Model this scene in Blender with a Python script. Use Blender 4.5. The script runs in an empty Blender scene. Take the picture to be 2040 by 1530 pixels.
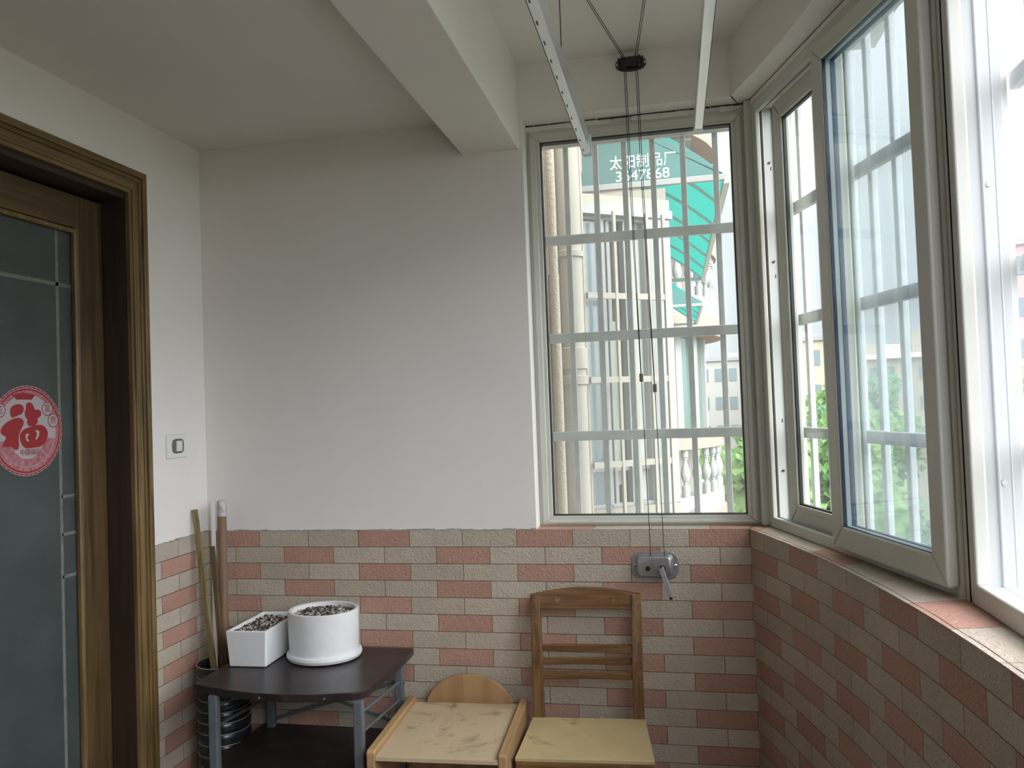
import bpy, bmesh, math, random
from mathutils import Vector, Matrix
random.seed(7)
C = bpy.context.scene.collection
PI = math.pi
# ------------------------------------------------------------------ camera
cam_d = bpy.data.cameras.new('camera'); cam = bpy.data.objects.new('camera', cam_d); C.objects.link(cam)
cam_d.sensor_fit = 'HORIZONTAL'; cam_d.sensor_width = 36.0; cam_d.lens = 1577.6 / 2040 * 36
cam_d.clip_start = 0.02; cam_d.clip_end = 500
def cam_axes(yaw, pitch, roll):
    f0 = Vector((math.sin(yaw), math.cos(yaw), 0)); r0 = Vector((math.cos(yaw), -math.sin(yaw), 0)); u0 = Vector((0, 0, 1))
    f = f0 * math.cos(pitch) + u0 * math.sin(pitch); u = u0 * math.cos(pitch) - f0 * math.sin(pitch)
    return r0 * math.cos(roll) + u * math.sin(roll), f, u * math.cos(roll) - r0 * math.sin(roll)
r_, f_, u_ = cam_axes(-.2010, .0284, -.0362)
cam.matrix_world = Matrix(((r_.x, u_.x, -f_.x, 0), (r_.y, u_.y, -f_.y, 0), (r_.z, u_.z, -f_.z, 1.5), (0, 0, 0, 1)))
bpy.context.scene.camera = cam
vs = bpy.context.scene.view_settings
bpy.context.scene.display_settings.display_device = 'sRGB'
vs.view_transform = 'Standard'; vs.look = 'None'; vs.gamma = 1; vs.use_curve_mapping = False
vs.exposure = 0.3
cy = bpy.context.scene.cycles
cy.max_bounces = 14; cy.diffuse_bounces = 5; cy.transparent_max_bounces = 20; cy.use_denoising = True
cy.sample_clamp_indirect = 6.0; cy.caustics_reflective = False; cy.caustics_refractive = False
# ------------------------------------------------------------------ world: overcast sky, brighter overhead and behind the viewer's right
SKY = 2.0
w = bpy.data.worlds.new('world'); bpy.context.scene.world = w; w.use_nodes = True
nt = w.node_tree; nt.nodes.clear()
def N(nt, t, **k):
    n = nt.nodes.new(t)
    for a, b in k.items(): setattr(n, a, b)
    return n
out = N(nt, 'ShaderNodeOutputWorld'); bg = N(nt, 'ShaderNodeBackground')
tc = N(nt, 'ShaderNodeTexCoord'); sp = N(nt, 'ShaderNodeSeparateXYZ')
nt.links.new(tc.outputs['Generated'], sp.inputs[0])
rp = N(nt, 'ShaderNodeValToRGB'); el = rp.color_ramp.elements
el[0].position = 0.0; el[0].color = (.12, .13, .10, 1)
el[1].position = 1.0; el[1].color = (1.25, 1.25, 1.25, 1)
for p_, c_ in ((.485, (.20, .22, .17, 1)), (.505, (.44, .455, .485, 1)), (.60, (.50, .52, .555, 1)), (.72, (.95, .95, .97, 1))):
    e_ = el.new(p_); e_.color = c_
mp = N(nt, 'ShaderNodeMapRange'); mp.inputs['From Min'].default_value = -1; mp.inputs['From Max'].default_value = 1
nt.links.new(sp.outputs['Z'], mp.inputs['Value']); nt.links.new(mp.outputs[0], rp.inputs[0])
# the sun behind cloud: broad glow to the right and behind (+x, -y)
dt = N(nt, 'ShaderNodeVectorMath', operation='DOT_PRODUCT'); dt.inputs[1].default_value = Vector((.79, -.47, .41)).normalized()
nt.links.new(tc.outputs['Generated'], dt.inputs[0])
mg = N(nt, 'ShaderNodeMapRange'); mg.inputs['From Min'].default_value = .35; mg.inputs['From Max'].default_value = 1; mg.inputs['To Min'].default_value = SKY; mg.inputs['To Max'].default_value = SKY * 7.5
nt.links.new(dt.outputs['Value'], mg.inputs['Value'])
nt.links.new(rp.outputs[0], bg.inputs[0]); nt.links.new(mg.outputs[0], bg.inputs[1]); nt.links.new(bg.outputs[0], out.inputs[0])

# ------------------------------------------------------------------ mesh helpers
class MB:
    def __init__(s): s.v = []; s.f = []
    def add(s, vs, fs):
        b = len(s.v); s.v += [tuple(x) for x in vs]; s.f += [tuple(b + i for i in f) for f in fs]; return s
    def box(s, x0, x1, y0, y1, z0, z1, M=None):
        v = [Vector(p) for p in ((x0,y0,z0),(x1,y0,z0),(x1,y1,z0),(x0,y1,z0),(x0,y0,z1),(x1,y0,z1),(x1,y1,z1),(x0,y1,z1))]
        if M is not None: v = [M @ p for p in v]
        return s.add(v, [(3,2,1,0),(4,5,6,7),(0,1,5,4),(1,2,6,5),(2,3,7,6),(3,0,4,7)])
    def bar(s, a, b, w, h=None, up=(0,0,1)):
        a = Vector(a); b = Vector(b); h = h or w; d = (b - a).normalized(); u = Vector(up)
        if abs(d.dot(u)) > .95: u = Vector((0, 1, 0))
        x = d.cross(u).normalized(); y = x.cross(d).normalized()
        M = Matrix.Translation(a) @ Matrix((x, d, y)).transposed().to_4x4()
        return s.box(-w/2, w/2, 0, (b - a).length, -h/2, h/2, M)
    def tube(s, pts, r, n=10, closed=False, cap=True):
        pts = [Vector(p) for p in pts]; rr = r if isinstance(r, (list, tuple)) else [r] * len(pts); m = len(pts); vs = []; px = None
        for i, p in enumerate(pts):
            if closed: d = pts[(i+1) % m] - pts[i-1]
            else: d = pts[min(i+1, m-1)] - pts[max(i-1, 0)]
            d.normalize()
            if px is None: px = d.orthogonal().normalized()
            x = (px - d * px.dot(d)).normalized(); y = d.cross(x); px = x
            vs += [p + (x * math.cos(2*PI*k/n) + y * math.sin(2*PI*k/n)) * rr[i] for k in range(n)]
        fs = []
        for i in range(m if closed else m - 1):
            j = (i + 1) % m
            fs += [(i*n+k, i*n+(k+1)%n, j*n+(k+1)%n, j*n+k) for k in range(n)]
        if cap and not closed: fs += [tuple(range(n))[::-1], tuple((m-1)*n+k for k in range(n))]
        return s.add(vs, fs)
    def lathe(s, prof, n=32, sx=1, sy=1, o=(0,0,0)):
        vs = []
        for r, z in prof: vs += [(o[0]+r*sx*math.cos(2*PI*k/n), o[1]+r*sy*math.sin(2*PI*k/n), o[2]+z) for k in range(n)]
        fs = [(i*n+k, i*n+(k+1)%n, (i+1)*n+(k+1)%n, (i+1)*n+k) for i in range(len(prof)-1) for k in range(n)]
        if prof[0][0] > 1e-6: fs.append(tuple(range(n))[::-1])
        if prof[-1][0] > 1e-6: fs.append(tuple((len(prof)-1)*n+k for k in range(n)))
        return s.add(vs, fs)
    def prism(s, poly, z0, z1, M=None):
        n = len(poly); v = [Vector((x, y, z0)) for x, y in poly] + [Vector((x, y, z1)) for x, y in poly]
        if M is not None: v = [M @ p for p in v]
        return s.add(v, [tuple(range(n))[::-1], tuple(range(n, 2*n))] + [(i, (i+1)%n, n+(i+1)%n, n+i) for i in range(n)])
    def ring(s, x0, x1, z0, z1, wl, y0, y1):
        # mitred rectangular frame in the local x-z plane, y0..y1 thick; wl = width or (left, right, bottom, top)
        if not isinstance(wl, (list, tuple)): wl = (wl,)*4
        o = [(x0,z0),(x1,z0),(x1,z1),(x0,z1)]; i = [(x0+wl[0],z0+wl[2]),(x1-wl[1],z0+wl[2]),(x1-wl[1],z1-wl[3]),(x0+wl[0],z1-wl[3])]
        for k in range(4):
            l = (k+1) % 4; q = [o[k], o[l], i[l], i[k]]
            s.add([(a,y0,b) for a,b in q] + [(a,y1,b) for a,b in q], [(0,1,2,3),(7,6,5,4),(0,4,5,1),(1,5,6,2),(2,6,7,3),(3,7,4,0)])
        return s
    def strip(s, inner, outer, z0, z1, M=None):
        n = len(inner); v = []
        for a, b in zip(inner, outer): v += [(a[0],a[1],z0),(b[0],b[1],z0),(b[0],b[1],z1),(a[0],a[1],z1)]
        f = []
        for i in range(n-1):
            a = 4*i; b = a + 4
            f += [(a+k, b+k, b+(k+1)%4, a+(k+1)%4) for k in range(4)]
        f += [(0,1,2,3), (4*n-1,4*n-2,4*n-3,4*n-4)]
        return s.add(v, f)
    def build(s, name, mat, parent=None, label=None, smooth=False, bevel=0, seg=2, loc=None):
        me = bpy.data.meshes.new(name); me.from_pydata(s.v, [], s.f)
        bm = bmesh.new(); bm.from_mesh(me); bmesh.ops.recalc_face_normals(bm, faces=bm.faces); bm.to_mesh(me); bm.free()
        me.materials.append(mat); o = bpy.data.objects.new(name, me); C.objects.link(o)
        if parent: o.parent = parent
        if loc: o.location = loc
        if label: o['label'] = label
        if smooth:
            for p in me.polygons: p.use_smooth = True
            if smooth != 'all': 
                md = o.modifiers.new('e', 'EDGE_SPLIT'); md.split_angle = math.radians(35)
        if bevel:
            b = o.modifiers.new('b', 'BEVEL'); b.width = bevel; b.segments = seg; b.limit_method = 'ANGLE'; b.angle_limit = math.radians(40); b.harden_normals = False
        return o
def tag(o, label, cat, group=None, kind=None):
    o['label'] = label
    if cat: o['category'] = cat
    if group: o['group'] = group
    if kind: o['kind'] = kind
    return o
def thing(name, label, cat, loc=(0,0,0), rz=0, group=None, kind=None):
    o = bpy.data.objects.new(name, None); C.objects.link(o); o.location = loc; o.rotation_euler = (0,0,rz); o.empty_display_size = .05
    return tag(o, label, cat, group, kind)
def struct(name, label, loc=(0,0,0), rz=0): return thing(name, label, None, loc, rz, kind='structure')
def copy_tree(o, parent=None):
    c = o.copy(); C.objects.link(c)
    if parent: c.parent = parent
    for ch in list(o.children): copy_tree(ch, c)
    return c

# ------------------------------------------------------------------ materials
def lin(c): return tuple(((x/255)/12.92 if x/255 <= .04045 else ((x/255+.055)/1.055)**2.4) for x in c)
def mat(name, col, rough=.6, metal=0, var=.0, vscale=8, bump=0, bscale=60, spec=.5, stretch=None, trans=0, col2=None, detail=6, coat=0):
    m = bpy.data.materials.new(name); m.use_nodes = True; t = m.node_tree; b = t.nodes['Principled BSDF']
    b.inputs['Base Color'].default_value = (*col, 1); b.inputs['Roughness'].default_value = rough; b.inputs['Metallic'].default_value = metal
    b.inputs['Specular IOR Level'].default_value = spec; b.inputs['Transmission Weight'].default_value = trans; b.inputs['Coat Weight'].default_value = coat
    co = N(t, 'ShaderNodeTexCoord'); mpn = N(t, 'ShaderNodeMapping'); t.links.new(co.outputs['Object'], mpn.inputs[0])
    if stretch: mpn.inputs['Scale'].default_value = stretch
    if var or col2:
        n = N(t, 'ShaderNodeTexNoise'); n.inputs['Scale'].default_value = vscale; n.inputs['Detail'].default_value = detail; n.inputs['Roughness'].default_value = .6
        t.links.new(mpn.outputs[0], n.inputs['Vector'])
        r = N(t, 'ShaderNodeValToRGB'); r.color_ramp.elements[0].position = .32; r.color_ramp.elements[1].position = .68
        c2 = col2 or tuple(x * (1 - var) for x in col)
        r.color_ramp.elements[0].color = (*c2, 1); r.color_ramp.elements[1].color = (*col, 1)
        t.links.new(n.outputs[0], r.inputs[0]); t.links.new(r.outputs[0], b.inputs['Base Color'])
    if bump:
        n2 = N(t, 'ShaderNodeTexNoise'); n2.inputs['Scale'].default_value = bscale; n2.inputs['Detail'].default_value = 4
        t.links.new(mpn.outputs[0], n2.inputs['Vector']); bp = N(t, 'ShaderNodeBump'); bp.inputs['Strength'].default_value = bump; bp.inputs['Distance'].default_value = .01
        t.links.new(n2.outputs[0], bp.inputs['Height']); t.links.new(bp.outputs[0], b.inputs['Normal'])
    return m
def wood(name, dark, light, axis='Y', scale=6, rough=.5, stains=None):
    m = bpy.data.materials.new(name); m.use_nodes = True; t = m.node_tree; b = t.nodes['Principled BSDF']; b.inputs['Roughness'].default_value = rough
    co = N(t, 'ShaderNodeTexCoord'); mpn = N(t, 'ShaderNodeMapping'); t.links.new(co.outputs['Object'], mpn.inputs[0])
    sc = [14, 14, 14]; sc['XYZ'.index(axis)] = .9; mpn.inputs['Scale'].default_value = sc
    n = N(t, 'ShaderNodeTexNoise'); n.inputs['Scale'].default_value = scale; n.inputs['Detail'].default_value = 8; n.inputs['Distortion'].default_value = .4
    t.links.new(mpn.outputs[0], n.inputs['Vector'])
    r = N(t, 'ShaderNodeValToRGB'); r.color_ramp.elements[0].position = .33; r.color_ramp.elements[1].position = .66
    r.color_ramp.elements[0].color = (*dark, 1); r.color_ramp.elements[1].color = (*light, 1)
    t.links.new(n.outputs[0], r.inputs[0]); last = r.outputs[0]
    if stains:
        n3 = N(t, 'ShaderNodeTexNoise'); n3.inputs['Scale'].default_value = stains[1]; n3.inputs['Detail'].default_value = 7; n3.inputs['Roughness'].default_value = .7
        t.links.new(co.outputs['Object'], n3.inputs['Vector'])
        r3 = N(t, 'ShaderNodeValToRGB'); r3.color_ramp.elements[0].position = stains[2]; r3.color_ramp.elements[1].position = stains[2] + .13
        t.links.new(n3.outputs[0], r3.inputs[0])
        mx = N(t, 'ShaderNodeMix', data_type='RGBA'); t.links.new(r3.outputs[0], mx.inputs[0]); t.links.new(last, mx.inputs[6]); mx.inputs[7].default_value = (*stains[0], 1)
        last = mx.outputs[2]
    t.links.new(last, b.inputs['Base Color'])
    bp = N(t, 'ShaderNodeBump'); bp.inputs['Strength'].default_value = .12; bp.inputs['Distance'].default_value = .004
    t.links.new(n.outputs[0], bp.inputs['Height']); t.links.new(bp.outputs[0], b.inputs['Normal'])
    return m
def glass(name, tint=(.93,.96,.95), haze=0.0, hcol=(.8,.82,.82), hscale=3, gloss=1.0):
    # thin window pane: clear transmission + Fresnel reflection, with an optional film of dust that scatters the daylight
    m = bpy.data.materials.new(name); m.use_nodes = True; t = m.node_tree; t.nodes.clear()
    o = N(t, 'ShaderNodeOutputMaterial'); tr = N(t, 'ShaderNodeBsdfTransparent'); tr.inputs[0].default_value = (*tint, 1)
    gl = N(t, 'ShaderNodeBsdfGlossy'); gl.inputs['Roughness'].default_value = .03
    fr = N(t, 'ShaderNodeLayerWeight'); fr.inputs['Blend'].default_value = .18
    mm = N(t, 'ShaderNodeMath', operation='MULTIPLY'); mm.inputs[1].default_value = .5 * gloss; t.links.new(fr.outputs['Fresnel'], mm.inputs[0])
    mx = N(t, 'ShaderNodeMixShader'); t.links.new(mm.outputs[0], mx.inputs[0]); t.links.new(tr.outputs[0], mx.inputs[1]); t.links.new(gl.outputs[0], mx.inputs[2]); last = mx
    if haze:
        df = N(t, 'ShaderNodeBsdfTranslucent'); df.inputs[0].default_value = (*hcol, 1)
        d2 = N(t, 'ShaderNodeBsdfDiffuse'); d2.inputs[0].default_value = (*hcol, 1)
        m0 = N(t, 'ShaderNodeMixShader'); m0.inputs[0].default_value = .4; t.links.new(df.outputs[0], m0.inputs[1]); t.links.new(d2.outputs[0], m0.inputs[2])
        co = N(t, 'ShaderNodeTexCoord'); mpn = N(t, 'ShaderNodeMapping'); mpn.inputs['Scale'].default_value = (1, 1, .35); t.links.new(co.outputs['Object'], mpn.inputs[0])
        n = N(t, 'ShaderNodeTexNoise'); n.inputs['Scale'].default_value = hscale; n.inputs['Detail'].default_value = 8; t.links.new(mpn.outputs[0], n.inputs['Vector'])
        mr = N(t, 'ShaderNodeMapRange'); mr.inputs['From Min'].default_value = .3; mr.inputs['From Max'].default_value = .7
        mr.inputs['To Min'].default_value = haze * .5; mr.inputs['To Max'].default_value = haze * 1.4; t.links.new(n.outputs[0], mr.inputs['Value'])
        m2 = N(t, 'ShaderNodeMixShader'); t.links.new(mr.outputs[0], m2.inputs[0]); t.links.new(last.outputs[0], m2.inputs[1]); t.links.new(m0.outputs[0], m2.inputs[2]); last = m2
    t.links.new(last.outputs[0], o.inputs[0]); return m
def sheet(name, col, alpha=.6, rough=.2):
    # translucent plastic sheet
    m = bpy.data.materials.new(name); m.use_nodes = True; t = m.node_tree; t.nodes.clear()
    o = N(t, 'ShaderNodeOutputMaterial'); tr = N(t, 'ShaderNodeBsdfTransparent'); tr.inputs[0].default_value = (*col, 1)
    tl = N(t, 'ShaderNodeBsdfTranslucent'); tl.inputs[0].default_value = (*col, 1); df = N(t, 'ShaderNodeBsdfDiffuse'); df.inputs[0].default_value = (*col, 1)
    m1 = N(t, 'ShaderNodeMixShader'); m1.inputs[0].default_value = .4; t.links.new(tl.outputs[0], m1.inputs[1]); t.links.new(df.outputs[0], m1.inputs[2])
    m2 = N(t, 'ShaderNodeMixShader'); m2.inputs[0].default_value = alpha; t.links.new(tr.outputs[0], m2.inputs[1]); t.links.new(m1.outputs[0], m2.inputs[2])
    t.links.new(m2.outputs[0], o.inputs[0]); return m
def tile_mat(name):
    # split-face wall tiles laid in half-bond: every third tile pink; UV = (bricks, rows)
    m = bpy.data.materials.new(name); m.use_nodes = True; t = m.node_tree; b = t.nodes['Principled BSDF']; b.inputs['Roughness'].default_value = .5
    b.inputs['Specular IOR Level'].default_value = .5
    L = t.links.new
    def M(op, a, c=None, v=None):
        n = N(t, 'ShaderNodeMath', operation=op)
        for i, x in enumerate((a, c)):
            if x is None: continue
            if isinstance(x, (int, float)): n.inputs[i].default_value = x
            else: L(x, n.inputs[i])
        return n.outputs[0]
    uv = N(t, 'ShaderNodeUVMap'); uv.uv_map = 'UVMap'; s = N(t, 'ShaderNodeSeparateXYZ'); L(uv.outputs[0], s.inputs[0]); u, v = s.outputs[0], s.outputs[1]
    row = M('FLOOR', v); odd = M('FLOORED_MODULO', row, 2.0); w_ = M('SUBTRACT', u, M('MULTIPLY', odd, .5)); idx = M('FLOOR', w_)
    k = M('FLOORED_MODULO', M('SUBTRACT', idx, odd), 3.0); pink = M('LESS_THAN', k, .5)
    fu = M('FRACT', w_); fv = M('FRACT', v)
    du = M('MULTIPLY', M('MINIMUM', fu, M('SUBTRACT', 1.0, fu)), 200.0)      # mm from the joint
    dv = M('MULTIPLY', M('MINIMUM', fv, M('SUBTRACT', 1.0, fv)), 61.0)
    d = M('MINIMUM', du, dv)
    g = N(t, 'ShaderNodeMapRange'); g.inputs['From Min'].default_value = .55; g.inputs['From Max'].default_value = 1.3; L(d, g.inputs['Value'])
    cx = N(t, 'ShaderNodeCombineXYZ'); L(idx, cx.inputs[0]); L(row, cx.inputs[1]); wn = N(t, 'ShaderNodeTexWhiteNoise'); wn.noise_dimensions = '3D'; L(cx.outputs[0], wn.inputs[0])
    co = N(t, 'ShaderNodeTexCoord'); n1 = N(t, 'ShaderNodeTexNoise'); n1.inputs['Scale'].default_value = 9; n1.inputs['Detail'].default_value = 6; L(co.outputs['Object'], n1.inputs['Vector'])
    fine = N(t, 'ShaderNodeTexNoise'); fine.inputs['Scale'].default_value = 260; fine.inputs['Detail'].default_value = 3; L(co.outputs['Object'], fine.inputs['Vector'])
    def col(a, c, f):
        x = N(t, 'ShaderNodeMix', data_type='RGBA'); 
        if isinstance(f, float): x.inputs[0].default_value = f
        else: L(f, x.inputs[0])
        for i, q in ((6, a), (7, c)):
            if isinstance(q, tuple): x.inputs[i].default_value = (*q, 1)
            else: L(q, x.inputs[i])
        return x.outputs[2]
    grey = col((.455, .385, .305), (.53, .46, .375), wn.outputs['Value']); pk = col((.425, .24, .18), (.485, .285, .22), wn.outputs['Value'])
    base = col(grey, pk, pink)
    br = N(t, 'ShaderNodeMapRange'); br.inputs['From Min'].default_value = .3; br.inputs['From Max'].default_value = .7; br.inputs['To Min'].default_value = .86; br.inputs['To Max'].default_value = 1.06
    L(M('ADD', M('MULTIPLY', n1.outputs[0], .6), M('MULTIPLY', fine.outputs[0], .4)), br.inputs['Value'])
    vm = N(t, 'ShaderNodeVectorMath', operation='SCALE'); L(base, vm.inputs[0]); L(br.outputs[0], vm.inputs['Scale'])
    fin = col((.12, .075, .05), vm.outputs[0], g.outputs[0]); L(fin, b.inputs['Base Color'])
    emb = N(t, 'ShaderNodeTexNoise'); emb.inputs['Scale'].default_value = 95; emb.inputs['Detail'].default_value = 1.5; emb.inputs['Distortion'].default_value = 1.2; L(co.outputs['Object'], emb.inputs['Vector'])
    h = M('ADD', M('MULTIPLY', g.outputs[0], .8), M('MULTIPLY', emb.outputs[0], 1.0))
    bp = N(t, 'ShaderNodeBump'); bp.inputs['Strength'].default_value = .9; bp.inputs['Distance'].default_value = .004; L(h, bp.inputs['Height']); L(bp.outputs[0], b.inputs['Normal'])
    return m
M_wall = mat('white_wall', (.80,.755,.715), .75, var=.05, vscale=2.2, bump=.05, bscale=25)
M_ceil = mat('ceiling_paint', (.78,.74,.70), .8, var=.04, vscale=1.5)
M_tile = tile_mat('wall_tiles')
M_mortar = mat('mortar', (.52,.50,.46), .9, var=.5, vscale=30, bump=.5, bscale=120)
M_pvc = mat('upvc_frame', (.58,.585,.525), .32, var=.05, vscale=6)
M_pvc2 = mat('upvc_shaded', (.40,.415,.395), .35, var=.04, vscale=6)  # frame plastic with shade put into the colour, for tracks and screen frame
M_black = mat('black_rubber', (.012,.012,.012), .5)
M_navy = mat('navy_gasket', (.008,.016,.045), .35)
M_blue = mat('blue_sealant', (.02,.065,.15), .35)
M_spacer = mat('spacer', (.46,.52,.51), .4, metal=.1)
M_glass_far = glass('far_glass', haze=.20, hscale=2.5)
M_glass = glass('window_glass', gloss=.45)
M_screen = glass('insect_mesh', tint=(.97,.97,1.0), haze=.24, hcol=(.66,.69,.75), hscale=1, gloss=0)
M_screen_b = glass('insect_mesh_dimmed', tint=(.97,.97,1.0), haze=.10, hcol=(.62,.66,.72), hscale=1, gloss=0)  # fainter copy of the same mesh, toned down against the glow behind it
M_tube = mat('grille_paint', (.50,.50,.505), .45, var=.25, vscale=14)
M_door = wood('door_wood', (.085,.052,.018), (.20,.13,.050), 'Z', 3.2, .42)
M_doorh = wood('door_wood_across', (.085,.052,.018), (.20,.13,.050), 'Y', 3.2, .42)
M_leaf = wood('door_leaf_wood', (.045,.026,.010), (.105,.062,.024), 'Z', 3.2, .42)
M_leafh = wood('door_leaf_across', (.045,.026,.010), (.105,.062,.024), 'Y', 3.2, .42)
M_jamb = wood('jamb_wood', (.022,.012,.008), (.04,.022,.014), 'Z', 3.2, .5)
M_frost = mat('frosted_glass', (.058,.072,.068), .38, var=.35, vscale=5, bump=.15, bscale=300, spec=.5)
M_etch = mat('etched_line', (.17,.175,.15), .5, var=.3, vscale=40)
M_steel = mat('galvanised_steel', (.52,.53,.55), .35, metal=.85, var=.2, vscale=30)
M_chrome = mat('chrome', (.75,.75,.76), .18, metal=1)
M_cable = mat('steel_cable', (.03,.03,.03), .5, metal=.3)
M_alu = mat('aluminium', (.74,.77,.76), .25, metal=.75, var=.12, vscale=12)
M_dark = mat('dark_plastic', (.015,.015,.018), .35)

XL, YF, YN, ZT = -1.788, 2.780, -.58, 1.061
ZC1, ZB, ZC2, ZL = 2.547, 2.424, 2.727, 2.533
# ------------------------------------------------------------------ room shell
def uvmesh(name, quads, mat_, parent=None):
    v = []; f = []; uvs = []
    for q in quads:
        b = len(v); v += [p for p, _ in q]; uvs += [t for _, t in q]; f.append(tuple(range(b, b+len(q))))
    me = bpy.data.meshes.new(name); me.from_pydata(v, [], f); l = me.uv_layers.new(name='UVMap')
    for i, p in enumerate(uvs): l.data[i].uv = p
    me.materials.append(mat_); o = bpy.data.objects.new(name, me); C.objects.link(o)
    if parent: o.parent = parent
    return o
RH = .0609
ACX, ACY, AR = -4.72, 1.1, 5.227
def arcp(s, off=0):      # s = length along the curved parapet from the far corner
    a0 = math.asin((YF - ACY) / AR); a = a0 - s / AR
    return (ACX + (AR + off) * math.cos(a), ACY + (AR + off) * math.sin(a))
ATOT = 2 * math.asin((YF - ACY) / AR) * AR
OUT = [(.31, 2.99), (.73, 1.84), (.73, .36), (.31, -.79)]
def outp(y):
    y = ACY + (y - ACY) * (2.99 - ACY) / (YF - ACY)
    for (xa, ya), (xb, yb) in zip(OUT, OUT[1:]):
        if ya >= y - 1e-6 and y >= yb - 1e-6: return (xa + (xb-xa) * (ya-y)/(ya-yb), y)
    return OUT[-1]
NA = 60
inner = [arcp(ATOT*i/NA) for i in range(NA+1)]; outer = [outp(p[1]) for p in inner]
innr = [arcp(ATOT*i/NA, .008) for i in range(NA+1)]
# right wall: curved parapet and curved lintel
wr = struct('wall_right', 'curved balcony parapet faced with pink and grey tiles, under the right-hand windows')
MB().strip(innr, outer, 0, ZT-.012).build('parapet', M_wall, wr)
MB().strip(inner, outer, ZL, ZC2+.1).build('lintel', M_ceil, wr)
q = []
for i in range(NA):
    s0, s1 = ATOT*i/NA, ATOT*(i+1)/NA; a, b = arcp(s0), arcp(s1); u0, u1 = (s0-.302)/.188, (s1-.302)/.188; v1 = (ZT-.003)/RH
    q.append([((a[0],a[1],0),(u0,v1)), ((b[0],b[1],0),(u1,v1)), ((b[0],b[1],ZT-.003),(u1,0)), ((a[0],a[1],ZT-.003),(u0,0))])
o = uvmesh('tile_cladding', q, M_tile, wr); o['label'] = 'pink and grey tile facing in half bond on the curved parapet'
# far wall
wf = struct('wall_far', 'far end wall, white above and pink and grey tiles below, window on its right')
m = MB().box(XL-.25, -.497, YF+.006, 2.99, 0, 2.8).box(-.497, .31, YF+.006, 2.99, 0, ZT-.012).box(-.497, .235, YF, 2.99, ZL, 2.8)
m.prism([(.235,YF),(.31,2.99),(.235,2.99)], ZL, 2.8)
m.build('masonry', M_wall, wf)
MB().box(XL, -.497, YF, YF+.006, ZT, 2.8).build('plaster', M_wall, wf)
bx = lambda x: (x + 1.1691) / .2
uvmesh('tile_cladding', [[((XL,YF-.004,0),(bx(XL),ZT/RH)), ((.232,YF-.004,0),(bx(.232),ZT/RH)), ((.232,YF-.004,ZT),(bx(.232),0)), ((XL,YF-.004,ZT),(bx(XL),0))],
    [((XL,YF-.004,ZT),(0.3,.4)), ((-.5,YF-.004,ZT),(0.6,.4)), ((-.5,YF+.006,ZT),(0.6,.5)), ((XL,YF+.006,ZT),(0.3,.5))]], M_tile, wf)
# rough mortar line along the tile top
m = MB(); x = XL
while x < -.50:
    l = random.uniform(.02, .07); h = random.uniform(.0015, .006); m.box(x, min(x+l, -.497), YF-.0045-random.uniform(0,.0015), YF+.004, ZT-.0005, ZT+h); x += l*.93
m.build('mortar_line', M_mortar, wf)
# left wall with door opening
wl = struct('wall_left', 'left wall, white above a strip of tiles, holding the wooden door')
DY0, DY1, DZ = .80, 2.343, 2.268
m = MB().box(XL-.16, XL, DY1, YF+.006, 0, 2.8).box(XL-.16, XL, YN-.2, DY0, 0, 2.8).box(XL-.16, XL, DY0, DY1, DZ, 2.8)
m.box(XL-.40, XL-.38, YN-.2, YF+.2, 0, 2.8).box(XL-.4, XL-.16, YF, YF+.2, 0, 2.8).box(XL-.4, XL-.16, YN-.2, YN, 0, 2.8).box(XL-.4, XL-.16, YN, YF, 2.7, 2.8)  # unseen box behind the door, added to keep daylight from leaking in
m.build('masonry', M_wall, wl)
lu = lambda y: (2.686 - y) / .2 + 1.5
uvmesh('tile_cladding', [[((XL+.004,DY1+.08,0),(lu(DY1+.08),ZT/RH)), ((XL+.004,YF,0),(lu(YF),ZT/RH)), ((XL+.004,YF,ZT),(lu(YF),0)), ((XL+.004,DY1+.08,ZT),(lu(DY1+.08),0))],
    [((XL,DY1+.08,ZT),(.3,.4)), ((XL+.004,DY1+.08,ZT),(.6,.4)), ((XL+.004,YF,ZT),(.6,.5)), ((XL,YF,ZT),(.3,.5))]], M_tile, wl)
m = MB(); y = DY1+.085
while y < YF:
    l = random.uniform(.02, .06); m.box(XL, XL+.0055, y, min(y+l, YF), ZT-.0005, ZT+random.uniform(.001,.005)); y += l*.9
m.build('mortar_line', M_mortar, wl)
# near wall (behind the viewer), opening mirrored
wn_ = struct('wall_near', 'near end wall behind the viewer')
MB().box(XL-.25, .31, YN-.2, YN, 0, 2.8).build('masonry', mat('near_wall_dark', (.16,.11,.07), .6, var=.3), wn_)  # unseen wall, its dark brown made up to cut bounced light
fl = MB().box(XL-.4, .75, YN-.2, 2.99, -.1, 0).build('floor', mat('floor_tile', (.20,.17,.14), .4, var=.1, vscale=4)); tag(fl, 'beige tiled balcony floor', None, kind='structure')
ce = struct('ceiling', 'white painted ceiling, lower on the left of the beam than on the right')
MB().box(XL-.16, -.70, YN-.2, 2.99, ZC1, 2.8).build('low_ceiling', M_ceil, ce)
MB().box(-.52, .75, YN-.2, 2.99, ZC2, 2.83).build('high_ceiling', M_ceil, ce)
MB().box(-.722, -.508, YN-.01, YF+.004, ZB, 2.82).build('beam', M_ceil, ce, bevel=.004)
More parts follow.
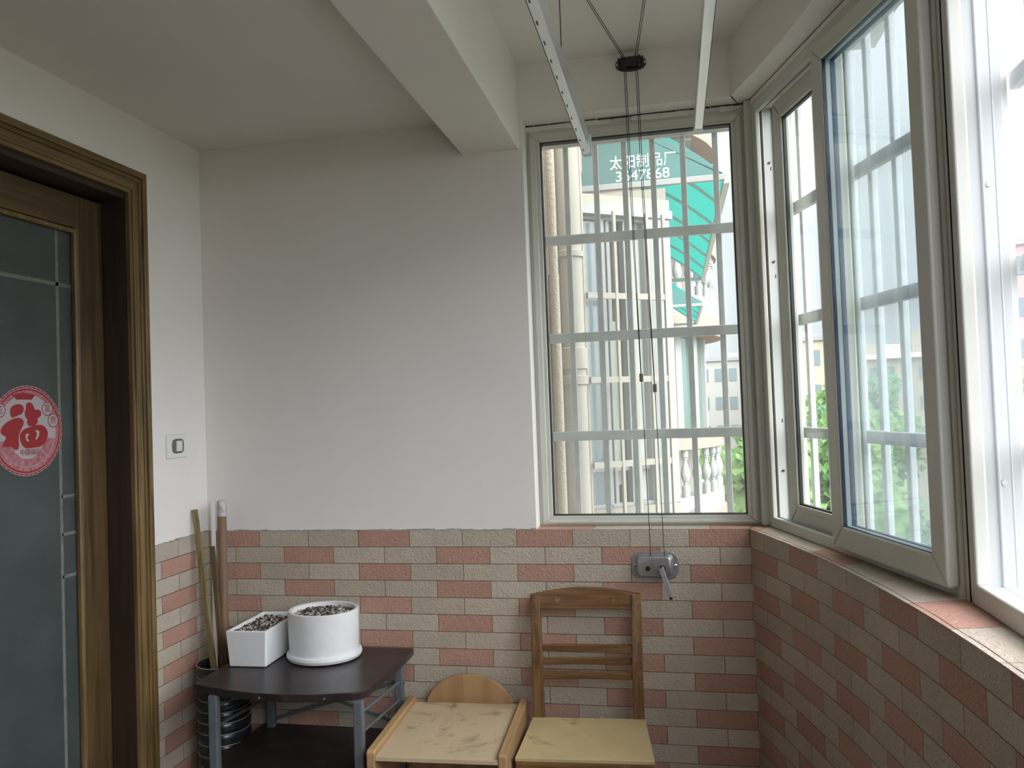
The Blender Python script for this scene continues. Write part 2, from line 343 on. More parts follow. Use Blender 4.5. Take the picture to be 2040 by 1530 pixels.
# sill ledge of tiles
sl = struct('trim_1', 'pinkish tile ledge along the window sills')
def sillq():
    q = []
    u = lambda s: (s+.12)/.19
    for i in range(NA):
        s0, s1 = ATOT*i/NA, ATOT*(i+1)/NA; a, b = arcp(s0,-.003), arcp(s1,-.003); c, d = outer[i+1], outer[i]
        q.append([((a[0],a[1],ZT),(u(s0),.97)), ((b[0],b[1],ZT),(u(s1),.97)), ((c[0],c[1],ZT),(u(s1),.02)), ((d[0],d[1],ZT),(u(s0),.02))])
        q.append([((a[0],a[1],ZT-.003),(u(s0),.90)), ((b[0],b[1],ZT-.003),(u(s1),.90)), ((b[0],b[1],ZT),(u(s1),.97)), ((a[0],a[1],ZT),(u(s0),.97))])
    return q
uvmesh('ledge_tiles', sillq(), M_tile, sl)
uvmesh('ledge_tiles', [[((-.497,YF-.004,ZT),(0,.97)), ((.232,YF-.004,ZT),(3.65,.97)), ((.31,2.99,ZT),(4.0,.02)), ((-.497,2.99,ZT),(0,.02))]], M_tile, sl)
m = MB()
for i in range(NA):
    a = arcp(ATOT*i/NA, .010+.0012*math.sin(i*1.7)); b = arcp(ATOT*(i+1)/NA, .010+.0012*math.sin((i+1)*1.7)); m.bar((a[0],a[1],ZT), (b[0],b[1],ZT), .0016+.0008*math.sin(i*2.3), .0012)
m.build('ledge_joint', mat('ledge_grout', (.09,.07,.06), .9), sl)

# ------------------------------------------------------------------ windows
def wsp(label, n, a, b):
    L = math.hypot(b[0]-a[0], b[1]-a[1]); return struct('window_%d' % n, label, (a[0], a[1], 0), math.atan2(b[1]-a[1], b[0]-a[0])), L
FB, FT = ZT, 2.518
# window 1: fixed pane on the far wall
w1, _ = wsp('fixed window in the far wall with grey-green plastic frame and black gasket', 1, (-.497, 2.865), (.29, 2.865))
MB().ring(0, .78, FB, FT, (.018,.022,.012,.026), 0, .09).build('frame', M_pvc, w1, bevel=.003)
MB().ring(.012, .764, FB+.008, FT-.016, (.024,.018,.014,.024), -.010, .06).build('inner_frame', M_pvc, w1, bevel=.004)
MB().ring(.034, .748, FB+.020, FT-.036, (.016,.017,.016,.014), -.004, .04).build('glazing_bead', M_pvc, w1, bevel=.003)
MB().ring(.0475, .7335, FB+.0325, FT-.048, .0065, -.001, .03).build('gasket', M_black, w1)
MB().box(.04, .74, .028, .032, FB+.025, FT-.04).build('glass', M_glass_far, w1)
m = MB(); x = 0
while x < .78:
    l = random.uniform(.03,.09); m.box(x, min(x+l,.79), -.004+random.uniform(0,.008), .08, FT-.004-random.uniform(0,.004), ZL); x += l*.95
m.build('mortar_strip', M_ceil, w1, bevel=.001)
m = MB(); x = .0
while x < .77:
    l = random.uniform(.02,.06); m.box(x, min(x+l,.785), -.0075, .02, ZL-.002-random.uniform(0,.002), ZL); x += l*random.uniform(.9,1.1)
m.build('crack_line', M_black, w1)
# window 2: sliding pair
A0, A1 = (.300, 2.830), (.572, 1.852)
w2, L2 = wsp('sliding window right of the corner, near sash sealed with navy and blue gaskets', 2, A0, A1)
MB().ring(.0, L2, FB, FT, (.037,.03,.035,.045), 0, .016).build('frame', M_pvc, w2, bevel=.003)
m = MB().ring(0, L2, FB+.0005, FT-.0005, (.030,.028,.022,.030), .0155, .10)
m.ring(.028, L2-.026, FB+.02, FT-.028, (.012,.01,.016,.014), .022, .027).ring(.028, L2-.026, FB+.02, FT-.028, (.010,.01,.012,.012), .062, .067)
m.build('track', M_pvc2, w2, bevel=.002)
def sash(parent, x0, x1, z0, z1, wd, y0, y1, gk, nm='sash'):
    s = MB().ring(x0, x1, z0, z1, wd, y0, y1).build(nm, M_pvc, parent, bevel=.006, seg=3)
    a, b, c, d = x0+wd[0], x1-wd[1], z0+wd[2], z1-wd[3]
    if gk == 'double':
        MB().ring(a-.012, b+.012, c-.012, d+.012, .0135, y0+.005, y0+.0145).build('navy_gasket', M_navy, s)
        MB().ring(a-.012, b+.012, c-.012, d+.012, .0125, y0+.015, y0+.028).build('spacer', M_spacer, s)
        MB().ring(a-.012, b+.012, c-.012, d+.012, .0140, y0+.0285, y0+.041).build('blue_gasket', M_blue, s)
        MB().box(a-.01, b+.01, y0+.0125, y0+.0145, c-.01, d+.01).build('glass', M_glass, s)
        MB().box(a-.01, b+.01, y0+.030, y0+.032, c-.01, d+.01).build('glass', M_glass, s)
    else:
        MB().ring(a-.016, b+.016, c-.016, d+.016, .018, y0-.004, y0+.012).build('glazing_bead', M_pvc, s, bevel=.003)
        MB().ring(a, b, c, d, .007, y0+.004, y0+.014).build('gasket', M_black, s)
        MB().box(a, b, y0+.012, y0+.016, c, d).build('glass', M_glass, s)
    return s
sash(w2, .105, .535, FB+.024, FT-.045, (.070,.055,.066,.066), .030, .060, 'single')
sash(w2, .520, L2+.018, FB+.022, FT-.052, (.060,.055,.064,.052), -.030, -.0012, 'double')
MB().box(.52, L2-.03, .074, .0755, FB+.03, FT-.03).build('insect_screen', M_screen, w2)
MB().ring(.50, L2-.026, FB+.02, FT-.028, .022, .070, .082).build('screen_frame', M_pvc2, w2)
m = MB()
for z in (2.27, 1.905, 1.42): m.box(.058, .066, .036, .0365, z-.006, z+.006)
for z in (2.30, 1.96, 1.25): m.tube([(.0299,.045,z),(.0335,.045,z)], .0045, 8)
m.build('screw', M_dark, w2)
MB().box(0, L2, -.001, .06, FT-.004, ZL-.002).build('mortar_strip', M_ceil, w2)
MB().box(0, L2, -.0015, .03, ZL-.0025, ZL).build('crack_line', M_black, w2)
# corner posts between the windows
m = MB().prism([(.277,2.822),(.300,2.828),(.325,2.84),(.395,2.87),(.40,2.96),(.277,2.96)], FB, ZL-.001).build('coupling_post', M_pvc, w1); m.parent = None
m.name = 'window_6'; tag(m, 'round-edged plastic corner post left of the sliding window', None, kind='structure')
bb = m.modifiers.new('b','BEVEL'); bb.width=.009; bb.segments=4
m = MB()
m.prism([(.566,1.886),(.575,1.862),(.581,1.840),(.600,1.836),(.70,1.84),(.72,1.90),(.62,1.93)], FB, ZL-.001)
m.tube([(.586,1.846,FB),(.586,1.846,ZL-.001)], .013, 20)
m.prism([(.583,1.822),(.588,1.806),(.592,1.798),(.70,1.796),(.70,1.83),(.6,1.83)], FB, ZL-.001)
o = m.build('window_7', M_pvc, smooth=True); tag(o, 'wide moulded plastic post between the sliding window and the right-hand window', None, kind='structure')
o = MB().box(.5822,.5855,1.8008,1.8028,FB+.002,ZL-.003).build('trim_2', M_black); tag(o, 'dark joint between the moulded post and the right-hand window frame', None, kind='structure')
# window 3: right-hand window beside the viewer
w3, L3 = wsp('right-hand window cut off by the picture edge, screened with fine insect mesh', 3, (.583, 1.800), (.583, .400))
MB().ring(0, L3, FB, FT, (.034,.034,.045,.045), 0, .030).build('frame', M_pvc, w3, bevel=.005, seg=3)
m = MB().ring(.002, L3-.002, FB+.004, FT-.004, (.022,.03,.034,.03), .0305, .10)
m.ring(.02, L3-.02, FB+.03, FT-.03, .009, .052, .058).ring(.02, L3-.02, FB+.03, FT-.03, .005, .078, .083)
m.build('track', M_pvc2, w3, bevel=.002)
m = MB()
for z in (1.92, 1.31): m.tube([(.0235,.065,z),(.0275,.065,z)], .0055, 12)
m.build('screw', M_steel, w3)
MB().box(.03, L3-.03, .033, .0345, FB+.04, FT-.04).build('insect_screen', M_screen_b, w3)
MB().box(0, L3, -.001, .06, FT-.004, ZL).build('mortar_strip', M_ceil, w3)
MB().box(.60, .66, .04, .07, FB+.03, FT-.03).build('meeting_stile', M_pvc, w3)
MB().box(.63, L3-.03, .07, .074, FB+.04, FT-.04).build('glass', M_glass, w3)
# windows behind the viewer, mirrored
w4, L4 = wsp('sliding window behind the viewer', 4, (.572, .348), (.300, -.63))
MB().ring(0, L4, FB, FT, .05, 0, .09).build('frame', M_pvc, w4); MB().box(.49,.55,.02,.07,FB,FT).build('stile', M_pvc, w4)

# ------------------------------------------------------------------ security grilles outside
def grille(label, a, b, xs, zs, x0, x1, off, group='white security grilles outside the windows'):
    g = thing('security_grille', label, 'window grille', (a[0], a[1], 0), math.atan2(b[1]-a[1], b[0]-a[0]), group)
    for z in zs: MB().box(x0, x1, off-.014, off+.008, z-.018, z+.018).build('crossbar', M_tube, g, bevel=.003)
    for x in xs: MB().box(x-.0105, x+.0105, off+.008, off+.027, .98, 2.56).build('upright', M_tube, g, bevel=.003)
    return g
ZS = (1.0, 1.377, 1.757, 2.138, 2.52)
grille('square tube security grille outside the far window', (0,2.87), (1,2.87), (-.49,-.377,-.262,-.151,-.043,.070,.190,.31), ZS, -.52, .33, .18)
grille('security grille outside the sliding window, right of the corner', A0, A1, (-.02,.06,.187,.31,.40,.508,.63,.755,.88,1.0), ZS, -.05, 1.04, .125)
grille('security grille outside the right-hand window at the picture edge', (.583,1.80), (.583,.40), tuple(.03+.122*i for i in range(12)), ZS, -.01, 1.41, .14)

# ------------------------------------------------------------------ door
d1 = struct('door_1', 'brown wooden sliding door with frosted glass in the left wall')
m = MB()
def casing(prof):    # prof: list of (distance from opening edge, thickness) steps, mitred
    for (a, b, t0) in prof:
        ya, yb = DY1 + a, DY1 + b; za, zb = DZ + a, DZ + b; y2a, y2b = DY0 - a, DY0 - b
        m.add([(XL,ya,0),(XL,yb,0),(XL,yb,zb),(XL,ya,za),(XL+t0,ya,0),(XL+t0,yb,0),(XL+t0,yb,zb),(XL+t0,ya,za)], [(0,1,2,3),(7,6,5,4),(0,4,5,1),(1,5,6,2),(2,6,7,3),(3,7,4,0)])
        m.add([(XL,y2a,0),(XL,y2b,0),(XL,y2b,zb),(XL,y2a,za),(XL+t0,y2a,0),(XL+t0,y2b,0),(XL+t0,y2b,zb),(XL+t0,y2a,za)], [(0,1,2,3),(7,6,5,4),(0,4,5,1),(1,5,6,2),(2,6,7,3),(3,7,4,0)])
CP = [(0,.014,.016),(.014,.020,.020),(.020,.046,.017),(.046,.052,.022),(.052,.060,.019),(.060,.082,.026)]
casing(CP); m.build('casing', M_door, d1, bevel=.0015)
m = MB()
for (a, b, t0) in CP:
    za, zb = DZ+a, DZ+b; ya, yb, y2a, y2b = DY1+a, DY1+b, DY0-a, DY0-b
    m.add([(XL,y2a,za),(XL,ya,za),(XL,yb,zb),(XL,y2b,zb),(XL+t0,y2a,za),(XL+t0,ya,za),(XL+t0,yb,zb),(XL+t0,y2b,zb)], [(0,1,2,3),(7,6,5,4),(0,4,5,1),(1,5,6,2),(2,6,7,3),(3,7,4,0)])
m.build('head_casing', M_doorh, d1, bevel=.0015)
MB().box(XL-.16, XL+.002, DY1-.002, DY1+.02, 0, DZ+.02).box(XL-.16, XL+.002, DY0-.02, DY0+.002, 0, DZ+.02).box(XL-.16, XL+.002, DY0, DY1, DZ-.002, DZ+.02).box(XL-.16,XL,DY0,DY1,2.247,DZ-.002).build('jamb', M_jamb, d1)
GX = XL - .105
def doorsash(y0, y1, dx):
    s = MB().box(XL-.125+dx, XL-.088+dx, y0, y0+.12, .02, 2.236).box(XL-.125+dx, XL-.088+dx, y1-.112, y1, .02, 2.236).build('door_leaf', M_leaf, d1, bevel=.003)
    MB().box(XL-.124+dx, XL-.0885+dx, y0+.12, y1-.112, 2.128, 2.2355).box(XL-.124+dx, XL-.0885+dx, y0+.12, y1-.112, .02, .2).build('cross_rail', M_leafh, s, bevel=.002)
    g = MB()
    g.box(XL-.104+dx, XL-.085+dx, y1-.128, y1-.112, .18, 2.13).box(XL-.104+dx, XL-.085+dx, y0+.12, y0+.136, .18, 2.13).box(XL-.104+dx, XL-.085+dx, y0+.13, y1-.12, 2.110, 2.126)
    g.build('bead', M_door, s, bevel=.006, seg=3)
    MB().box(GX-.004+dx, GX+dx, y0+.12, y1-.112, .18, 2.13).build('glass', M_frost, s)
    return s
s1 = doorsash(1.50, DY1-.004, 0); doorsash(DY0+.004, 1.56, -.045)
m = MB(); G2 = GX + .0008
def et(y0, y1, z0, z1): m.box(GX-.001, G2, y0, y1, z0, z1)
et(2.148,2.160,.2,2.11); et(1.64,1.652,.2,2.11); et(1.64,2.215,1.932,1.944)
for z in (1.268,1.150,1.018): et(2.155,2.215,z-.005,z+.005)
m.build('etched_lines', M_etch, s1)
# sticker on the glass
M_red = mat('sticker_red', (.28,.014,.020), .5); M_pinkp = mat('sticker_pink', (.42,.22,.235), .55, var=.35, vscale=70, col2=(.30,.06,.075)); M_pale = mat('sticker_paper', (.40,.34,.34), .55)
SC = (GX+.001, 2.027, 1.480); SR = .136
st = thing('sticker', 'round red and white paper-cut good fortune sticker on the frosted door glass', 'sticker', SC, PI/2)
# local x -> +Y, local z -> up, local -y -> toward room (+X)
def disc(r0, r1, y, n=72, scal=0, nm='', mt=None, cx=0, cz=0):
    m = MB(); v = []; 
    for k in range(n):
        a = 2*PI*k/n; ro = r1 * (1 + (scal if k % 2 else 0)); v += [(cx+ro*math.cos(a), y, cz+ro*math.sin(a)), (cx+r0*math.cos(a), y, cz+r0*math.sin(a))]
    f = [(2*k, 2*((k+1)%n), 2*((k+1)%n)+1, 2*k+1) for k in range(n)]
    return m.add(v, f)
disc(.0001, SR*.99, -.0004).build('paper_disc', M_pale, st)
disc(SR*.885, SR*.93, -.0008).build('red_ring', M_red, st); disc(SR*.80, SR*.87, -.0007, 96, .03).build('pink_ring', M_pinkp, st)
m = disc(SR*.945, SR*.965, -.0008, 96, .02); m.build('scalloped_ring', M_red, st)
def P(pts, y=-.0012):
    v = [((x-375)/400*SR, y, (760-z)/600*SR) for x, z in pts]; return v
def smoothpoly(pts, it=2):
    for _ in range(it):
        q = []
        for i in range(len(pts)):
            a, b = pts[i], pts[(i+1) % len(pts)]; q += [(a[0]*.75+b[0]*.25, a[1]*.75+b[1]*.25), (a[0]*.25+b[0]*.75, a[1]*.25+b[1]*.75)]
        pts = q
    return pts
ch = MB()
for poly in ([(185,500),(200,440),(260,405),(320,415),(338,470),(320,535),(260,560),(200,595)],
             [(360,400),(400,380),(440,415),(455,490),(500,478),(532,520),(522,575),(480,600),(492,640),(472,685),(420,705),(378,695),(362,640),(378,612),(348,580),(342,520),(358,470)],
             [(85,730),(130,655),(200,605),(270,580),(325,605),(334,660),(312,720),(282,780),(272,860),(277,940),(268,1005),(220,995),(205,950),(150,960),(100,948),(128,880),(148,825),(90,790)],
             [(285,800),(330,735),(400,712),(480,680),(555,698),(594,760),(604,830),(574,920),(522,982),(430,990),(345,995),(306,940),(286,870)]):
    v = P(smoothpoly(poly)); ch.add(v, [tuple(range(len(v)))])
ch.build('fortune_character', M_red, st)
for poly in ([(345,800),(375,795),(395,810),(370,830),(365,860),(390,895),(375,905),(350,880)], [(450,760),(490,755),(505,790),(495,850),(460,890),(455,870),(475,820),(470,785)]):
    v = P(smoothpoly(poly), -.0014); MB().add(v, [tuple(range(len(v)))]).build('character_gap', M_pale, st)
v = P([(210,290),(330,255),(460,290),(420,355),(370,350),(330,350),(255,350)], -.0012); MB().add(v, [tuple(range(len(v)))]).build('banner', M_red, st)
m = MB()
for (a0, a1) in ((195, 345),):
    n = 30; v = []
    for k in range(n+1):
        a = math.radians(a0 + (a1-a0)*k/n); v += [(SR*.79*math.cos(a), -.0006, SR*.79*math.sin(a)), (SR*.45*math.cos(a)*1.1, -.0006, SR*.62*math.sin(a)*1.0)]
    m.add(v, [(2*k, 2*k+2, 2*k+3, 2*k+1) for k in range(n)])
m.build('flower_border', M_pinkp, st)
M_dred = mat('sticker_dark_red', (.20,.02,.03), .5)
def text(body, size, mt, parent, loc, name='lettering', rot=(PI/2,0,0), sx=1, bold=0):
    c = bpy.data.curves.new(name, 'FONT'); c.body = body; c.size = size; c.align_x = 'CENTER'; c.align_y = 'CENTER'; c.offset = bold; c.materials.append(mt)
    tmp = bpy.data.objects.new('tmp', c); C.objects.link(tmp); bpy.context.view_layer.update()
    me = bpy.data.meshes.new_from_object(tmp.evaluated_get(bpy.context.evaluated_depsgraph_get())); bpy.data.objects.remove(tmp)
    if not me.materials: me.materials.append(mt)
    o = bpy.data.objects.new(name, me); C.objects.link(o); o.parent = parent; o.location = loc; o.rotation_euler = rot; o.scale = (sx,1,1); return o
for (x, z, chh) in ((80,485,'花'), (15,655,'开'), (600,475,'富'), (665,635,'贵')):
    cx_, cz_ = (x-375)/400*SR, (760-z)/600*SR
    disc(.0001, .021, -.0010, 28, cx=cx_, cz=cz_).build('medallion', M_pale, st); disc(.019, .0215, -.0012, 28, cx=cx_, cz=cz_).build('medallion_rim', M_dred, st)
    text(chh, .026, M_dred, st, (cx_, -.0013, cz_))
text('中国福彩', .020, M_dred, st, ((400-375)/400*SR, -.0013, (760-1048)/600*SR))
# light switch on the left wall
sw = thing('light_switch', 'white rocker light switch with grey surround beside the door', 'light switch', (XL, 2.589, 1.400), PI/2)
MB().box(-.059, .059, -.009, 0, -.043, .043).build('faceplate', mat('switch_plate', (.74,.735,.68), .4), sw, bevel=.003)
pts = []
for k in range(40):
    a = 2*PI*k/40; c_, s_ = math.cos(a), math.sin(a); pts.append((.034*math.copysign(abs(c_)**.55, c_), .0265*math.copysign(abs(s_)**.55, s_)))
MB().prism(pts, 0, .003, Matrix.Translation((0,-.009,0)) @ Matrix.Rotation(PI/2, 4, 'X')).build('bezel', mat('switch_grey', (.17,.17,.165), .4, metal=.3), sw, bevel=.0008)
MB().box(-.015, .016, -.018, -.010, -.019, .019).build('rocker', mat('rocker_white', (.72,.72,.64), .35), sw, bevel=.0025)

# ------------------------------------------------------------------ laundry airer
def winder():
    w_ = thing('airer_winder', 'galvanised crank winder of the laundry airer, screwed to the tiles under the far window', 'hand winder', (-.088, YF-.004, .938))
    R_ = Matrix.Rotation(PI/2, 4, 'X')
    def rr(hw, hh, r, wav=0, n=8):
        p = []
        for (sx, sy, a0) in ((1,1,0),(-1,1,90),(-1,-1,180),(1,-1,270)):
            for k in range(n+1):
                a = math.radians(a0 + 90*k/n); p.append((sx*(hw-r)+r*math.cos(a), sy*(hh-r)+r*math.sin(a)))
        return p
    MB().prism(rr(.080,.046,.030), 0, .004, R_).build('back_plate', M_steel, w_, bevel=.0012)
    m = MB(); P0 = rr(.064,.0385,.018); P1 = rr(.061,.036,.016); P2 = rr(.057,.0325,.013); n = len(P0)
    v = [(x, -.004, z) for x, z in P0] + [(x, -.012, z) for x, z in P1] + [(x, -.030, z) for x, z in P2] + [(x*.94, -.0325, z*.92) for x, z in P2]
    f = [(r*n+k, r*n+(k+1)%n, (r+1)*n+(k+1)%n, (r+1)*n+k) for r in range(3) for k in range(n)] + [tuple(3*n+k for k in range(n))]
    m.add(v, f).build('housing', M_steel, w_, smooth=True)
    for x, z, rr0 in ((-.023,-.006,.0085),(.026,-.004,.0105)): MB().tube([(x,-.0322,z),(x,-.0335,z)], rr0, 16).build('hole', M_dark, w_)
    for x in (-.012,.034): MB().lathe([(.0075,0),(.0075,.0022)], 14, 1, .6, (x,-.020,.0318)).build('hole', M_dark, w_)
    for x, z in ((-.070,0),(.071,0)): MB().lathe([(.0055,0),(.0055,.003),(.003,.006),(0,.0065)], 16).build('screw', M_chrome, w_).matrix_local = Matrix.Translation((x,-.004,z)) @ R_
    h = MB().tube([(.026,-.033,-.004),(.026,-.062,-.004)], .0065, 14).build('crank_arm', M_steel, w_, smooth=True)
    MB().bar((.022,-.060,.002),(.050,-.070,-.090), .0165, .006, (0,1,0)).build('lever', M_steel, h, bevel=.001)
    MB().tube([(.050,-.062,-.090),(.051,-.078,-.094)], .0065, 14).build('knob', M_chrome, h, smooth=True)
    MB().tube([(.0505,-.0775,-.0938),(.0511,-.0795,-.0945)], .0048, 12).build('knob_end', M_dark, h)
    return w_
winder()
pu = thing('cable_pulley', 'black and steel twin pulley bracket on the wall above the far window', 'pulley', (-.100, YF, 2.684))
pl = [(.053*math.copysign(abs(math.cos(a))**.8, math.cos(a)), .027*math.copysign(abs(math.sin(a))**.8, math.sin(a))) for a in [2*PI*k/36 for k in range(36)]]
MB().prism(pl, 0, .005, Matrix.Rotation(PI/2, 4, 'X')).build('oval_plate', mat('pulley_rim', (.10,.105,.10), .3, metal=.8), pu, bevel=.0015)
MB().tube([(-.024,-.022,0),(.024,-.022,0)], .016, 18).tube([(-.034,-.022,0),(-.026,-.022,0)], .019, 18).tube([(.026,-.022,0),(.034,-.022,0)], .019, 18).build('roller', M_dark, pu, smooth=True)
for x in (-.041,.041): MB().box(x-.003,x+.003,-.030,-.004,-.014,.014).build('cheek', mat('cheek', (.05,.05,.05), .3, metal=.6), pu, bevel=.001)
for x in (-.047,.047): MB().lathe([(.004,0),(.004,.002),(0,.003)], 12).build('screw', M_chrome, pu).matrix_local = Matrix.Translation((x,-.005,0)) @ Matrix.Rotation(PI/2,4,'X')
def cable(name_lab, pts_list, sleeve, group='steel cables of the laundry airer', r=.0013):
    t_ = None
    m = MB()
    for p in pts_list: m.tube(p, r, 6)
    o = m.build('cable', M_cable); tag(o, name_lab, 'cable', group)
    if sleeve:
        x, y, z = sleeve; MB().box(x-.0065, x+.0065, y-.003, y+.003, z-.014, z+.014).build('crimp_sleeve', mat('crimp', (.16,.14,.12), .4, metal=.6), o, bevel=.0015)
    return o
yc = 2.757; zc = 2.684
cable('left pair of thin cables running from winder over the wall pulley to the ceiling', [
    [(-.100, 2.757, .972), (-.107, 2.752, 1.583)], [(-.107,2.752,1.583), (-.114, 2.750, 2.30), (-.1165,2.741,zc), (-.120,2.739,2.694), (-.345,1.60,ZC2-.01)],
    [(-.108,2.752,1.583), (-.120, 2.750, 2.30), (-.1225,2.741,zc), (-.126,2.739,2.694), (-.352,1.60,ZC2-.01)]], (-.107,2.752,1.583))
cable('right pair of thin cables running from winder over the wall pulley to the ceiling', [
    [(-.054, 2.757, .972), (-.063, 2.752, 1.545)], [(-.063,2.752,1.545), (-.074, 2.750, 2.30), (-.0765,2.741,zc), (-.077,2.739,2.694), (.055,1.60,ZC2-.01)],
    [(-.064,2.752,1.545), (-.080, 2.750, 2.30), (-.0825,2.741,zc), (-.083,2.739,2.694), (.048,1.60,ZC2-.01)]], (-.063,2.752,1.545))
cable('single thin cable hanging from the ceiling to the left drying rail', [[(-.212,1.72,2.262),(-.212,1.72,ZC2)]], None)
def rail(label, x, yend, z, side):
    t_ = thing('drying_rail', label, 'drying rail', (x, yend, z), 0, 'aluminium rails of the laundry airer')
    m = MB(); yl = -2.0
    # side web + slanted foot with hanger slots
    q_ = [(-.012,0),(.009,0),(.009,.052),(.005,.057),(.003,.052),(.003,.005),(-.006,.005),(-.008,.012),(-.012,.012)]
    m.prism([(a*side, b) for a, b in (q_ if side > 0 else q_[::-1])], yl, 0, Matrix(((1,0,0,0),(0,0,1,0),(0,1,0,0),(0,0,0,1))))
    m.build('rail_profile', M_alu, t_, bevel=.0008)
    MB().box(-.0124*side-.0006, -.0124*side+.0006, yl, -.001, -.0004, .0115).build('edge_seam', M_dark, t_)
    y = -.04
    while y > yl and side > 0: MB().box(-.0082, -.0050, y-.016, y, -.0006, .003).build('hanger_slot', M_dark, t_); y -= .085
    MB().prism([(-.0135,-.002),(.0135,-.002),(.012,.058),(0,.060),(-.012,.014)], 0, .012, Matrix(((1,0,0,0),(0,0,1,0),(0,1,0,0),(0,0,0,1)))).build('end_cap', mat('clear_cap', (.75,.78,.77), .2), t_, bevel=.002)
    return t_
rail('left aluminium drying rail with hanger slots, under the beam side', -.2150, 2.26, 2.215, 1)
rail('right aluminium drying rail, hanging nearer the sliding window', .0940, 2.20, 2.235, -1)

# ------------------------------------------------------------------ low table
M_top = mat('dark_laminate', (.018,.011,.011), .30, var=.35, vscale=14, spec=.32, col2=(.036,.026,.026))
M_leg = mat('table_leg_paint', (.17,.19,.205), .42, metal=.35, var=.2, vscale=20)
tb = thing('side_table', 'low two-tier table with dark brown top and grey metal legs, carrying the white planters', 'table', (-1.26, 2.53, 0))
def TL(p): return (p[0]+1.26, p[1]-2.53)
poly = [(-1.572,2.765),(-.962,2.765),(-.957,2.66)]
rnd = [(-.966,2.40),(-.970,2.345),(-.985,2.322),(-1.010,2.309),(-1.05,2.299)]
bow = [(-1.13,2.280),(-1.223,2.271),(-1.32,2.275),(-1.42,2.292),(-1.51,2.316),(-1.553,2.330),(-1.566,2.338),(-1.571,2.352)]
poly = [TL(p) for p in poly + rnd + bow]
MB().prism(poly, .613, .637).build('tabletop', M_top, tb, bevel=.003, seg=3)
ZSH = .352
MB().prism([TL(p) for p in [(-1.55,2.745),(-.975,2.745),(-.975,2.33),(-1.05,2.30),(-1.22,2.285),(-1.40,2.295),(-1.55,2.33)]], ZSH-.018, ZSH).build('shelf', M_top, tb, bevel=.003)
for x, y in ((-.990,2.315),(-1.483,2.315),(-1.003,2.715),(-1.505,2.715)):
    X, Y = TL((x,y)); MB().box(X-.0155, X+.0155, Y-.012, Y+.012, 0, .613).build('leg', M_leg, tb, bevel=.004)
for x in (-.990,-1.483):
    X0, Y0 = TL((x,2.315)); X1, Y1 = TL((x-.012,2.715))
    for z in (.570,.508): MB().tube([(X0,Y0,z),(X1,Y1,z-.038)], .0045, 10).build('side_rod', M_leg, tb, smooth=True)
    for z in (.532,.470): MB().tube([(X1+.016,Y1-.004,z),(X1+.021,Y1-.004,z)], .006, 10).build('bolt', M_steel, tb)
for a, b in (((-1.505,.53),(-1.003,.37)), ((-1.003,.53),(-1.505,.37))):
    X0, Y0 = TL((a[0],2.735)); X1, _ = TL((b[0],2.735)); MB().bar((X0,Y0,a[1]),(X1,Y0,b[1]), .004, .012).build('brace', M_leg, tb)
for x, y in ((-1.553,2.345),(-1.30,2.274),(-1.09,2.288)):
    X, Y = TL((x,y)); MB().lathe([(.0035,0),(.0035,.002),(0,.003)], 10, o=(0,0,0)).build('edge_pin', M_steel, tb).matrix_local = Matrix.Translation((X,Y-.001,.624)) @ Matrix.Rotation(PI/2,4,'X')

# planters
M_pot = mat('white_glaze', (.80,.815,.82), .30, var=.10, vscale=5, col2=(.70,.70,.69))
def soil_mat():
    m = bpy.data.materials.new('gravel_soil'); m.use_nodes = True; t = m.node_tree; b = t.nodes['Principled BSDF']; b.inputs['Roughness'].default_value = .9
    co = N(t,'ShaderNodeTexCoord'); v = N(t,'ShaderNodeTexVoronoi'); v.inputs['Scale'].default_value = 120; t.links.new(co.outputs['Object'], v.inputs['Vector'])
    r = N(t,'ShaderNodeValToRGB'); r.color_ramp.interpolation = 'CONSTANT'; r.color_ramp.elements[0].color = (.05,.035,.025,1); r.color_ramp.elements[1].position = .62; r.color_ramp.elements[1].color = (.42,.38,.34,1)
    e = r.color_ramp.elements.new(.35); e.color = (.15,.11,.085,1); e = r.color_ramp.elements.new(.8); e.color = (.62,.6,.56,1)
    sx = N(t,'ShaderNodeSeparateColor'); t.links.new(v.outputs['Color'], sx.inputs[0]); t.links.new(sx.outputs[0], r.inputs[0]); t.links.new(r.outputs[0], b.inputs['Base Color'])
    bp = N(t,'ShaderNodeBump'); bp.inputs['Distance'].default_value = .006; t.links.new(v.outputs['Distance'], bp.inputs['Height']); t.links.new(bp.outputs[0], b.inputs['Normal']); return m
M_soil = soil_mat()
def soil(fn, n, z, amp, name, parent):
    m = MB(); random.seed(5); v = []; 
    for i in range(n+1):
        for j in range(n+1):
            x, y = fn(i/n, j/n); v.append((x, y, z + random.uniform(-amp, amp)))
    f = [(i*(n+1)+j, (i+1)*(n+1)+j, (i+1)*(n+1)+j+1, i*(n+1)+j+1) for i in range(n) for j in range(n)]
    o = m.add(v, f).build(name, M_soil, parent, smooth='all'); o['kind'] = 'stuff'; return o
rp_ = thing('rectangular_planter', 'white rectangular planter of dry gravelly soil on the dark table', 'planter', (-1.476, 2.630, .638), math.radians(1))
w2_, l2_, h2_ = .072, .130, .124
def quadring(parts):
    m = MB(); v = []
    for (hw, hl, z) in parts: v += [(-hw,-hl,z),(hw,-hl,z),(hw,hl,z),(-hw,hl,z)]
    n = len(parts); f = [(4*i+k, 4*i+(k+1)%4, 4*i+4+(k+1)%4, 4*i+4+k) for i in range(n-1) for k in range(4)] + [(3,2,1,0), tuple(4*(n-1)+k for k in range(4))]
    return m.add(v, f)
quadring([(w2_-.004,l2_-.004,0),(w2_+.004,l2_+.003,h2_),(w2_-.008,l2_-.009,h2_),(w2_-.010,l2_-.011,h2_-.03)]).build('planter_body', M_pot, rp_, bevel=.005, seg=3)
